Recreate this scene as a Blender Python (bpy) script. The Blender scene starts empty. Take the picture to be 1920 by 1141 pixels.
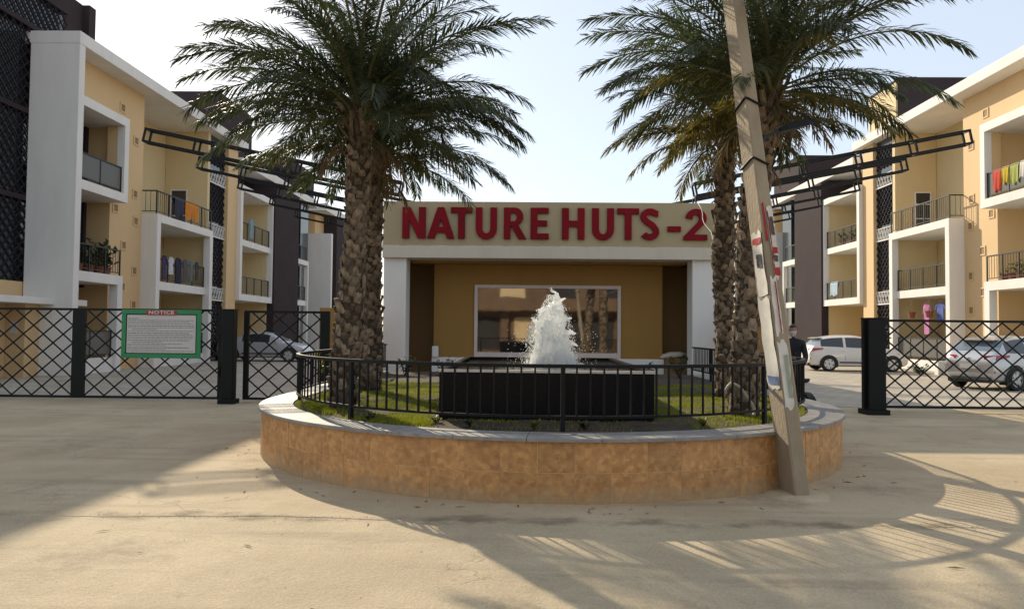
import bpy, bmesh, math, random
from mathutils import Vector, Matrix, noise

random.seed(7)
R = math.radians
PI = math.pi
SC = bpy.context.scene
COL = SC.collection

# ------------------------------------------------------------------ camera
cd = bpy.data.cameras.new('camera')
cam = bpy.data.objects.new('camera', cd)
COL.objects.link(cam)
cd.sensor_width = 36.0
cd.lens = 26.25
cd.clip_end = 2000
cam.matrix_world = (Matrix.Translation((0, 0, 1.6)) @ Matrix.Rotation(R(1.02), 4, 'Z')
                    @ Matrix.Rotation(R(90 + 1.98), 4, 'X') @ Matrix.Rotation(R(0.55), 4, 'Z'))
SC.camera = cam

# ------------------------------------------------------------------ sky, sun, exposure
SUN = Vector((-0.95, 1.80, 1.0)).normalized()          # towards the sun: behind the gatehouse, to the left
world = bpy.data.worlds.new('World')
SC.world = world
world.use_nodes = True
wn = world.node_tree
wn.nodes.clear()
wo = wn.nodes.new('ShaderNodeOutputWorld')
wb = wn.nodes.new('ShaderNodeBackground')
ws = wn.nodes.new('ShaderNodeTexSky')
ws.sky_type = 'NISHITA'
ws.sun_disc = False
ws.sun_elevation = math.asin(SUN.z)
ws.sun_rotation = math.atan2(SUN.x, SUN.y)
ws.altitude = 200
ws.air_density = 1.25
ws.dust_density = 0.7
ws.ozone_density = 1.0
wb.inputs['Strength'].default_value = 0.132
wm = wn.nodes.new('ShaderNodeMixRGB')          # pale winter haze evenly over the whole clear sky
wm.inputs[0].default_value = 0.70
wm.inputs['Color2'].default_value = (4.35, 4.7, 5.3, 1)
wn.links.new(ws.outputs[0], wm.inputs['Color1'])
wn.links.new(wm.outputs[0], wb.inputs[0])
wn.links.new(wb.outputs[0], wo.inputs[0])
sd = bpy.data.lights.new('sun', 'SUN')
sd.energy = 4.3
sd.angle = R(0.6)
sd.color = (1.0, 0.86, 0.65)
sun = bpy.data.objects.new('sun', sd)
COL.objects.link(sun)
sun.rotation_euler = SUN.to_track_quat('Z', 'Y').to_euler()
sun.location = (-20, 40, 40)
SC.view_settings.view_transform = 'Standard'
SC.view_settings.look = 'None'
SC.view_settings.exposure = 0.5
SC.view_settings.gamma = 1.0
SC.view_settings.use_curve_mapping = False
SC.render.engine = 'CYCLES'
SC.cycles.max_bounces = 8
SC.cycles.transparent_max_bounces = 12

# ------------------------------------------------------------------ materials
def mat(name, col, rough=0.7, var=0.12, scale=3.0, bump=0.0, bscale=40.0, metal=0.0, spec=0.5,
        coord='Object', rnd=0.0, grime=0.0, gscale=0.6, gcol=(0.12, 0.10, 0.08), stretch=None,
        trans=0.0, coat=0.0):
    m = bpy.data.materials.new(name)
    m.use_nodes = True
    nt = m.node_tree
    b = nt.nodes['Principled BSDF']
    L = nt.links
    tc = nt.nodes.new('ShaderNodeTexCoord')
    src = tc.outputs[coord]
    if stretch:
        mp = nt.nodes.new('ShaderNodeMapping')
        mp.inputs['Scale'].default_value = stretch
        L.new(src, mp.inputs[0])
        src = mp.outputs[0]
    nz = nt.nodes.new('ShaderNodeTexNoise')
    nz.inputs['Scale'].default_value = scale
    nz.inputs['Detail'].default_value = 7
    nz.inputs['Roughness'].default_value = 0.62
    L.new(src, nz.inputs['Vector'])
    rp = nt.nodes.new('ShaderNodeValToRGB')
    rp.color_ramp.elements[0].position = 0.3
    rp.color_ramp.elements[1].position = 0.7
    rp.color_ramp.elements[0].color = tuple(max(0, c * (1 - var)) for c in col) + (1,)
    rp.color_ramp.elements[1].color = tuple(min(1, c * (1 + var)) for c in col) + (1,)
    L.new(nz.outputs[0], rp.inputs[0])
    out = rp.outputs[0]
    if grime:
        n2 = nt.nodes.new('ShaderNodeTexNoise')
        n2.inputs['Scale'].default_value = gscale
        n2.inputs['Detail'].default_value = 9
        n2.inputs['Roughness'].default_value = 0.7
        L.new(src, n2.inputs['Vector'])
        r2 = nt.nodes.new('ShaderNodeValToRGB')
        r2.color_ramp.elements[0].position = 0.48
        r2.color_ramp.elements[1].position = 0.75
        r2.color_ramp.elements[0].color = (0, 0, 0, 1)
        r2.color_ramp.elements[1].color = (grime, grime, grime, 1)
        L.new(n2.outputs[0], r2.inputs[0])
        mx = nt.nodes.new('ShaderNodeMixRGB')
        mx.inputs['Color2'].default_value = gcol + (1,)
        L.new(r2.outputs[0], mx.inputs[0])
        L.new(out, mx.inputs['Color1'])
        out = mx.outputs[0]
    if rnd:
        oi = nt.nodes.new('ShaderNodeObjectInfo')
        mr = nt.nodes.new('ShaderNodeMapRange')
        mr.inputs['To Min'].default_value = 1 - rnd
        mr.inputs['To Max'].default_value = 1 + rnd
        L.new(oi.outputs['Random'], mr.inputs['Value'])
        hs = nt.nodes.new('ShaderNodeHueSaturation')
        L.new(mr.outputs[0], hs.inputs['Value'])
        L.new(out, hs.inputs['Color'])
        out = hs.outputs[0]
    L.new(out, b.inputs['Base Color'])
    b.inputs['Roughness'].default_value = rough
    b.inputs['Metallic'].default_value = metal
    b.inputs['Specular IOR Level'].default_value = spec
    if coat:
        b.inputs['Coat Weight'].default_value = coat
        b.inputs['Coat Roughness'].default_value = 0.05
    if bump:
        n3 = nt.nodes.new('ShaderNodeTexNoise')
        n3.inputs['Scale'].default_value = bscale
        n3.inputs['Detail'].default_value = 6
        L.new(src, n3.inputs['Vector'])
        bp = nt.nodes.new('ShaderNodeBump')
        bp.inputs['Strength'].default_value = bump
        bp.inputs['Distance'].default_value = 0.02
        L.new(n3.outputs[0], bp.inputs['Height'])
        L.new(bp.outputs[0], b.inputs['Normal'])
    if trans:
        tr = nt.nodes.new('ShaderNodeBsdfTranslucent')
        L.new(out, tr.inputs['Color'])
        ms = nt.nodes.new('ShaderNodeMixShader')
        ms.inputs[0].default_value = trans
        L.new(b.outputs[0], ms.inputs[1])
        L.new(tr.outputs[0], ms.inputs[2])
        L.new(ms.outputs[0], nt.nodes['Material Output'].inputs[0])
    return m

M = {}
M['road'] = mat('road', (0.40, 0.325, 0.215), 0.85, 0.10, 0.9, 0.35, 55, grime=0.45, gscale=0.55, gcol=(0.27, 0.21, 0.135), stretch=(0.45, 1, 1))
M['apron'] = mat('apron', (0.42, 0.335, 0.22), 0.88, 0.12, 0.8, 0.4, 35, grime=0.5, gscale=0.5, gcol=(0.27, 0.205, 0.13), stretch=(0.6, 1, 1))
M['ground'] = mat('ground', (0.34, 0.28, 0.20), 0.95, 0.15, 0.15, 0.3, 8)
M['paver'] = mat('paver', (0.40, 0.35, 0.275), 0.85, 0.12, 0.7, 0.3, 20, grime=0.35, gscale=0.3, gcol=(0.27, 0.23, 0.18))
M['white'] = mat('white_paint', (0.74, 0.72, 0.68), 0.75, 0.05, 1.2, 0.08, 60, grime=0.30, gscale=1.0, gcol=(0.46, 0.43, 0.38), stretch=(1, 1, 0.2))
M['offwhite'] = mat('offwhite_paint', (0.60, 0.54, 0.44), 0.75, 0.08, 1.5, 0.1, 50, grime=0.45, gscale=1.5, gcol=(0.34, 0.29, 0.21), stretch=(1, 1, 0.25))
M['beige'] = mat('beige_paint', (0.66, 0.465, 0.245), 0.8, 0.06, 0.9, 0.1, 60, grime=0.28, gscale=0.9, gcol=(0.44, 0.30, 0.15), stretch=(1, 1, 0.22))
M['cream'] = mat('cream_paint', (0.66, 0.53, 0.30), 0.8, 0.06, 0.9, 0.1, 60, grime=0.22, gscale=0.9, gcol=(0.46, 0.36, 0.19), stretch=(1, 1, 0.22))
M['brown'] = mat('brown_paint', (0.046, 0.035, 0.038), 0.85, 0.10, 0.7, 0.1, 50, spec=0.08)
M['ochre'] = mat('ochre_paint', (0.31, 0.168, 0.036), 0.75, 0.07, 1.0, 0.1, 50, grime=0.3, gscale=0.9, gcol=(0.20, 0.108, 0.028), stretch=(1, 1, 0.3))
M['ochre_dark'] = mat('ochre_darker', (0.17, 0.095, 0.028), 0.75, 0.06, 1.0, 0.1, 50)  # darker copy of the ochre, for the set-back bays and ledge
M['sign_stone'] = mat('sign_panel_paint', (0.40, 0.32, 0.185), 0.7, 0.08, 1.0, 0.1, 60, grime=0.45, gscale=1.2, gcol=(0.27, 0.21, 0.12), stretch=(1, 1, 0.3))
M['red'] = mat('red_letter', (0.20, 0.004, 0.010), 0.6, 0.25, 3.0, spec=0.15, grime=0.3, gscale=2.5, gcol=(0.12, 0.006, 0.008), stretch=(1, 1, 0.3))
M['redside'] = mat('red_letter_side', (0.20, 0.006, 0.012), 0.4, 0.05, 4.0)
M['black_metal'] = mat('black_metal', (0.006, 0.0065, 0.007), 0.5, 0.2, 6.0, 0.05, 80, spec=0.22)
M['gate_metal'] = mat('gate_metal', (0.006, 0.0075, 0.0075), 0.5, 0.2, 6.0, 0.05, 80, spec=0.22)
M['vent_grey'] = mat('vent_grille', (0.27, 0.19, 0.11), 0.8, 0.2, 9.0)
M['rail_metal'] = mat('rail_metal', (0.026, 0.028, 0.028), 0.5, 0.15, 5.0, spec=0.25)
M['granite_black'] = mat('black_granite', (0.006, 0.0065, 0.008), 0.30, 0.5, 30.0, 0.0, 60, spec=0.16)
M['granite_grey'] = mat('grey_granite', (0.25, 0.235, 0.215), 0.6, 0.25, 9.0, 0.15, 70, rnd=0.10, grime=0.4, gscale=2.2, gcol=(0.15, 0.135, 0.11))
M['soil'] = mat('soil', (0.055, 0.038, 0.024), 1.0, 0.4, 6.0, 1.0, 14)
M['mortar'] = mat('mortar', (0.66, 0.45, 0.23), 0.9, 0.1, 6.0, 0.2, 60)
M['bark'] = mat('palm_bark', (0.065, 0.047, 0.032), 0.97, 0.4, 14.0, 0.9, 40, spec=0.2)
M['leafbase'] = mat('palm_leaf_base', (0.19, 0.143, 0.097), 0.95, 0.5, 12.0, 0.9, 60, rnd=0.5, spec=0.2)
M['frond'] = mat('palm_frond', (0.064, 0.080, 0.032), 0.5, 0.45, 3.0, rnd=0.35, trans=0.38)
M['frond_yellow'] = mat('palm_frond_yellowing', (0.17, 0.145, 0.030), 0.55, 0.4, 3.5, rnd=0.25, trans=0.42)
M['frond_dry'] = mat('palm_frond_dry', (0.19, 0.125, 0.06), 0.8, 0.3, 3.0, rnd=0.2, trans=0.25)
M['rachis'] = mat('palm_rachis', (0.11, 0.11, 0.04), 0.6, 0.25, 3.0)
M['grass'] = mat('grass', (0.24, 0.26, 0.018), 0.7, 0.35, 1.5, trans=0.4)
M['leaf'] = mat('shrub_leaf', (0.035, 0.065, 0.02), 0.5, 0.35, 5.0, trans=0.25)
M['leaf_lime'] = mat('shrub_leaf_lime', (0.20, 0.22, 0.025), 0.5, 0.3, 5.0, trans=0.35)
M['concrete'] = mat('pole_concrete', (0.34, 0.275, 0.19), 0.9, 0.16, 3.0, 0.5, 45, grime=0.5, gscale=2.0, gcol=(0.20, 0.155, 0.10), stretch=(1, 1, 0.4))
M['paper'] = mat('poster_paper', (0.68, 0.65, 0.58), 0.85, 0.10, 8.0, grime=0.35, gscale=5.0, gcol=(0.42, 0.38, 0.30))
M['poster_red'] = mat('poster_red', (0.42, 0.035, 0.035), 0.8, 0.15, 8.0)
M['poster_green'] = mat('poster_green', (0.30, 0.38, 0.28), 0.8, 0.15, 8.0)
M['poster_blue'] = mat('poster_blue', (0.16, 0.22, 0.38), 0.8, 0.15, 8.0)
M['ink'] = mat('poster_ink', (0.10, 0.09, 0.09), 0.8, 0.15, 8.0)
M['board_green'] = mat('board_green', (0.022, 0.235, 0.085), 0.5, 0.08, 2.0)
M['board_white'] = mat('board_white', (0.60, 0.57, 0.53), 0.6, 0.05, 2.0, grime=0.15, gscale=2.0, gcol=(0.4, 0.37, 0.33))
M['board_ink'] = mat('board_ink', (0.23, 0.20, 0.20), 0.7, 0.1, 5.0)
M['board_red'] = mat('board_red', (0.36, 0.03, 0.03), 0.6, 0.05, 4.0)
M['trim_pink'] = mat('window_trim', (0.60, 0.50, 0.45), 0.6, 0.05, 3.0)
M['car_white'] = mat('car_white', (0.70, 0.68, 0.64), 0.30, 0.03, 1.0, coat=0.6)
M['car_silver'] = mat('car_silver', (0.52, 0.52, 0.53), 0.30, 0.03, 1.0, metal=0.55, coat=0.6)
M['car_grey'] = mat('car_grey', (0.40, 0.41, 0.43), 0.33, 0.03, 1.0, metal=0.4, coat=0.5)
M['plastic'] = mat('black_plastic', (0.014, 0.014, 0.015), 0.6, 0.1, 5.0)
M['tyre'] = mat('tyre_rubber', (0.018, 0.017, 0.016), 0.85, 0.2, 8.0)
M['rim'] = mat('wheel_rim', (0.52, 0.52, 0.52), 0.35, 0.08, 3.0, metal=0.6)
M['tail'] = mat('tail_light', (0.40, 0.012, 0.02), 0.2, 0.1, 3.0, coat=0.5)
M['lamp_clear'] = mat('head_light', (0.55, 0.56, 0.58), 0.15, 0.05, 3.0, coat=0.5)
M['skin'] = mat('skin', (0.30, 0.165, 0.105), 0.6, 0.06, 8.0)
M['hair'] = mat('hair', (0.010, 0.008, 0.007), 0.5, 0.2, 30.0)
M['cloth_black'] = mat('cloth_black', (0.016, 0.016, 0.020), 0.9, 0.2, 8.0)
M['cloth_mask'] = mat('cloth_mask', (0.60, 0.50, 0.50), 0.9, 0.05, 8.0)
M['cable'] = mat('cable', (0.42, 0.36, 0.28), 0.7, 0.1, 6.0)
M['hose'] = mat('hose', (0.34, 0.29, 0.22), 0.55, 0.1, 6.0)
M['terracotta'] = mat('terracotta', (0.26, 0.085, 0.045), 0.85, 0.15, 8.0)
M['sack'] = mat('sack_cloth', (0.56, 0.50, 0.41), 0.95, 0.12, 7.0, 0.4, 40)
M['shop_brown'] = mat('shop_brown', (0.15, 0.095, 0.055), 0.85, 0.22, 0.8)
M['shop_cream'] = mat('shop_cream', (0.62, 0.47, 0.27), 0.85, 0.1, 0.8)
M['dark'] = mat('dark_opening', (0.018, 0.016, 0.015), 0.7, 0.2, 1.0)

def cloth(name, col):
    return mat(name, col, 0.92, 0.14, 6.0, 0.3, 30, trans=0.15)

def glass_mat(name, col, rough=0.06, spec=0.8):
    m = bpy.data.materials.new(name)
    m.use_nodes = True
    b = m.node_tree.nodes['Principled BSDF']
    nt = m.node_tree
    tc = nt.nodes.new('ShaderNodeTexCoord')
    nz = nt.nodes.new('ShaderNodeTexNoise')
    nz.inputs['Scale'].default_value = 1.5
    nt.links.new(tc.outputs['Object'], nz.inputs['Vector'])
    bp = nt.nodes.new('ShaderNodeBump')
    bp.inputs['Strength'].default_value = 0.02
    bp.inputs['Distance'].default_value = 0.05
    nt.links.new(nz.outputs[0], bp.inputs['Height'])
    nt.links.new(bp.outputs[0], b.inputs['Normal'])
    b.inputs['Base Color'].default_value = col + (1,)
    b.inputs['Roughness'].default_value = rough
    b.inputs['Specular IOR Level'].default_value = spec
    return m
M['glass'] = glass_mat('dark_glass', (0.020, 0.022, 0.024))
M['glass_teal'] = glass_mat('teal_stair_glass', (0.016, 0.028, 0.034), 0.12)
M['glass_lobby'] = glass_mat('lobby_glass', (0.016, 0.013, 0.011), 0.03, 1.0)
M['glass_lobby'].node_tree.nodes['Principled BSDF'].inputs['IOR'].default_value = 2.25
M['glass_rail'] = glass_mat('smoked_rail_glass', (0.13, 0.125, 0.115), 0.35, 0.15)
M['glass_car'] = glass_mat('car_glass', (0.022, 0.027, 0.028), 0.05)
M['glass_car_sky'] = glass_mat('car_glass_painted_sky', (0.16, 0.20, 0.23), 0.08, 1.0)  # paler base colour paints in the sky reflected by the rear windows

def ground_material(name, base, light, dark, asphalt=False):
    m = bpy.data.materials.new(name)
    m.use_nodes = True
    nt = m.node_tree
    L = nt.links
    b = nt.nodes['Principled BSDF']
    tc = nt.nodes.new('ShaderNodeTexCoord')
    P = tc.outputs['Object']
    def nse(scale, det=8, rough=.65, st=None, w=0.0):
        src = P
        if st:
            mp = nt.nodes.new('ShaderNodeMapping')
            mp.inputs['Scale'].default_value = st
            mp.inputs['Rotation'].default_value = (0, 0, w)
            L.new(P, mp.inputs[0])
            src = mp.outputs[0]
        n = nt.nodes.new('ShaderNodeTexNoise')
        n.inputs['Scale'].default_value = scale
        n.inputs['Detail'].default_value = det
        n.inputs['Roughness'].default_value = rough
        L.new(src, n.inputs['Vector'])
        return n.outputs[0]
    def ramp(v, a, c, lo=0.0, hi=1.0):
        r = nt.nodes.new('ShaderNodeMapRange')
        r.interpolation_type = 'SMOOTHSTEP'
        r.inputs['From Min'].default_value = a
        r.inputs['From Max'].default_value = c
        r.inputs['To Min'].default_value = lo
        r.inputs['To Max'].default_value = hi
        L.new(v, r.inputs['Value'])
        return r.outputs[0]
    def mix(fac, c1, c2, mode='MIX'):
        x = nt.nodes.new('ShaderNodeMixRGB')
        x.blend_type = mode
        if isinstance(fac, float):
            x.inputs[0].default_value = fac
        else:
            L.new(fac, x.inputs[0])
        for c, k in ((c1, 'Color1'), (c2, 'Color2')):
            if isinstance(c, tuple):
                x.inputs[k].default_value = c + (1,)
            else:
                L.new(c, x.inputs[k])
        return x.outputs[0]
    def math_(op, a, c):
        x = nt.nodes.new('ShaderNodeMath')
        x.operation = op
        for v, k in ((a, 0), (c, 1)):
            if isinstance(v, (int, float)):
                x.inputs[k].default_value = v
            else:
                L.new(v, x.inputs[k])
        return x.outputs[0]
    col = mix(ramp(nse(.45, 9), .40, .62), base, light)                       # drifts of pale sand
    col = mix(ramp(nse(.9, 10, .72, (1, 1, 1), .4), .52, .70, 0, .75), col, dark)   # worn darker patches
    col = mix(ramp(nse(3.2, 8, .7), .56, .74, 0, .45), col, dark)              # small stains
    col = mix(ramp(nse(2.0, 6, .6, (.12, 1.6, 1), .05), .52, .72, 0, .5), col, dark)  # wheel marks along the road
    col = mix(ramp(nse(2.2, 6, .6, (1.4, .10, 1), .18), .54, .72, 0, .35), col, light) # drag marks into the drives
    sp = nt.nodes.new('ShaderNodeTexVoronoi')
    sp.inputs['Scale'].default_value = 42.0
    L.new(P, sp.inputs['Vector'])
    col = mix(ramp(sp.outputs['Distance'], .05, .24, .50, 0.0), col, tuple(c * .55 for c in dark))  # aggregate, small stones
    col = mix(1.0, col, mix(nse(70, 4, .7), (.55, .55, .55), (1.45, 1.45, 1.45)), 'MULTIPLY')
    vo = nt.nodes.new('ShaderNodeTexVoronoi')
    vo.feature = 'DISTANCE_TO_EDGE'
    vo.inputs['Scale'].default_value = .33
    dv = nt.nodes.new('ShaderNodeVectorMath')
    wob = nt.nodes.new('ShaderNodeTexNoise')
    wob.inputs['Scale'].default_value = 2.4
    wob.inputs['Detail'].default_value = 8
    L.new(P, wob.inputs['Vector'])
    sc = nt.nodes.new('ShaderNodeVectorMath')
    sc.operation = 'SCALE'
    sc.inputs['Scale'].default_value = .9
    L.new(wob.outputs['Color'], sc.inputs[0])
    L.new(P, dv.inputs[0])
    L.new(sc.outputs[0], dv.inputs[1])
    L.new(dv.outputs[0], vo.inputs['Vector'])
    crack = math_('MULTIPLY', ramp(vo.outputs['Distance'], 0.0, .006, 1, 0), ramp(nse(.35, 3), .50, .60))
    col = mix(math_('MULTIPLY', crack, .30), col, tuple(c * .35 for c in dark))
    # dirt gathered along the broken joint between road and apron
    sx = nt.nodes.new('ShaderNodeSeparateXYZ')
    L.new(P, sx.inputs[0])
    off = math_('MULTIPLY', math_('SUBTRACT', nse(1.6, 8, .7), .5), .75)
    dist = math_('ABSOLUTE', math_('SUBTRACT', math_('ADD', sx.outputs['Y'], off), 6.36), 0)
    col = mix(math_('MULTIPLY', ramp(dist, 0.02, .17, .8, 0), ramp(nse(1.1, 5), .40, .62)), col, tuple(c * .62 for c in dark))
    L.new(col, b.inputs['Base Color'])
    b.inputs['Roughness'].default_value = .92
    b.inputs['Specular IOR Level'].default_value = .25
    h = math_('ADD', math_('MULTIPLY', nse(9, 9, .7), 1.0), math_('MULTIPLY', sp.outputs['Distance'], .35))
    h = math_('SUBTRACT', h, math_('MULTIPLY', crack, .5))
    bp = nt.nodes.new('ShaderNodeBump')
    bp.inputs['Strength'].default_value = .35
    bp.inputs['Distance'].default_value = .022
    L.new(h, bp.inputs['Height'])
    L.new(bp.outputs[0], b.inputs['Normal'])
    return m
M['road'] = ground_material('road', (0.395, 0.318, 0.208), (0.485, 0.395, 0.262), (0.255, 0.205, 0.135))
M['apron'] = ground_material('apron', (0.415, 0.328, 0.21), (0.495, 0.40, 0.265), (0.275, 0.215, 0.137))

def tile_material():
    m = bpy.data.materials.new('mosaic_tile')
    m.use_nodes = True
    nt = m.node_tree
    L = nt.links
    b = nt.nodes['Principled BSDF']
    tc = nt.nodes.new('ShaderNodeTexCoord')
    oi = nt.nodes.new('ShaderNodeObjectInfo')
    mul = nt.nodes.new('ShaderNodeMath')
    mul.operation = 'MULTIPLY'
    mul.inputs[1].default_value = 37.0
    L.new(oi.outputs['Random'], mul.inputs[0])
    add = nt.nodes.new('ShaderNodeVectorMath')
    L.new(tc.outputs['Object'], add.inputs[0])
    L.new(mul.outputs[0], add.inputs[1])
    # fake slate pieces of a printed mosaic tile
    vo = nt.nodes.new('ShaderNodeTexVoronoi')
    vo.distance = 'CHEBYCHEV'
    vo.inputs['Scale'].default_value = 20.0
    vo.inputs['Randomness'].default_value = 0.85
    L.new(add.outputs[0], vo.inputs['Vector'])
    rp = nt.nodes.new('ShaderNodeValToRGB')
    e = rp.color_ramp.elements
    e[0].position = 0.0
    e[0].color = (0.44, 0.225, 0.082, 1)
    e[1].position = 1.0
    e[1].color = (0.57, 0.315, 0.125, 1)
    k = e.new(0.5)
    k.color = (0.505, 0.268, 0.10, 1)
    sep = nt.nodes.new('ShaderNodeSeparateColor')
    L.new(vo.outputs['Color'], sep.inputs[0])
    L.new(sep.outputs[0], rp.inputs[0])
    nz = nt.nodes.new('ShaderNodeTexNoise')
    nz.inputs['Scale'].default_value = 14.0
    nz.inputs['Detail'].default_value = 8
    L.new(add.outputs[0], nz.inputs['Vector'])
    r2 = nt.nodes.new('ShaderNodeValToRGB')
    r2.color_ramp.elements[0].position = 0.35
    r2.color_ramp.elements[1].position = 0.68
    r2.color_ramp.elements[0].color = (0.80, 0.76, 0.72, 1)
    r2.color_ramp.elements[1].color = (1.12, 1.1, 1.05, 1)
    L.new(nz.outputs[0], r2.inputs[0])
    mx = nt.nodes.new('ShaderNodeMixRGB')
    mx.blend_type = 'MULTIPLY'
    mx.inputs[0].default_value = 1.0
    L.new(rp.outputs[0], mx.inputs['Color1'])
    L.new(r2.outputs[0], mx.inputs['Color2'])
    mr = nt.nodes.new('ShaderNodeMapRange')
    mr.inputs['To Min'].default_value = .90
    mr.inputs['To Max'].default_value = 1.09
    L.new(oi.outputs['Random'], mr.inputs['Value'])
    hs = nt.nodes.new('ShaderNodeHueSaturation')
    L.new(mr.outputs[0], hs.inputs['Value'])
    L.new(mx.outputs[0], hs.inputs['Color'])
    # splashed soil near the ground
    ge = nt.nodes.new('ShaderNodeNewGeometry')
    sx = nt.nodes.new('ShaderNodeSeparateXYZ')
    L.new(ge.outputs['Position'], sx.inputs[0])
    ns = nt.nodes.new('ShaderNodeTexNoise')
    ns.inputs['Scale'].default_value = 5.0
    ns.inputs['Detail'].default_value = 8
    L.new(ge.outputs['Position'], ns.inputs['Vector'])
    sb = nt.nodes.new('ShaderNodeMath')
    sb.operation = 'MULTIPLY_ADD'
    sb.inputs[1].default_value = -.30
    L.new(ns.outputs[0], sb.inputs[0])
    L.new(sx.outputs['Z'], sb.inputs[2])
    m2 = nt.nodes.new('ShaderNodeMapRange')
    m2.inputs['From Min'].default_value = -.12
    m2.inputs['From Max'].default_value = .02
    m2.inputs['To Min'].default_value = .65
    m2.inputs['To Max'].default_value = 0.0
    L.new(sb.outputs[0], m2.inputs['Value'])
    md = nt.nodes.new('ShaderNodeMixRGB')
    md.inputs['Color2'].default_value = (.36, .27, .16, 1)
    L.new(m2.outputs[0], md.inputs[0])
    L.new(hs.outputs[0], md.inputs['Color1'])
    L.new(md.outputs[0], b.inputs['Base Color'])
    b.inputs['Roughness'].default_value = 0.5
    bp = nt.nodes.new('ShaderNodeBump')
    bp.inputs['Strength'].default_value = 0.25
    bp.inputs['Distance'].default_value = 0.004
    L.new(sep.outputs[0], bp.inputs['Height'])
    L.new(bp.outputs[0], b.inputs['Normal'])
    return m
M['tile'] = tile_material()

def paver_material():
    m = M['paver']
    nt = m.node_tree
    L = nt.links
    b = nt.nodes['Principled BSDF']
    src = b.inputs['Base Color'].links[0].from_socket
    tc = nt.nodes.new('ShaderNodeTexCoord')
    br = nt.nodes.new('ShaderNodeTexBrick')
    br.inputs['Color1'].default_value = (1.05, 1.05, 1.05, 1)
    br.inputs['Color2'].default_value = (0.86, 0.86, 0.86, 1)
    br.inputs['Mortar'].default_value = (0.55, 0.55, 0.55, 1)
    br.inputs['Scale'].default_value = 1.0
    br.inputs['Brick Width'].default_value = 0.42
    br.inputs['Row Height'].default_value = 0.36
    br.inputs['Mortar Size'].default_value = 0.012
    L.new(tc.outputs['Object'], br.inputs['Vector'])
    mx = nt.nodes.new('ShaderNodeMixRGB')
    mx.blend_type = 'MULTIPLY'
    mx.inputs[0].default_value = 1.0
    L.new(src, mx.inputs['Color1'])
    L.new(br.outputs['Color'], mx.inputs['Color2'])
    L.new(mx.outputs[0], b.inputs['Base Color'])
paver_material()

# ------------------------------------------------------------------ mesh helpers
WM = {}

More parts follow.
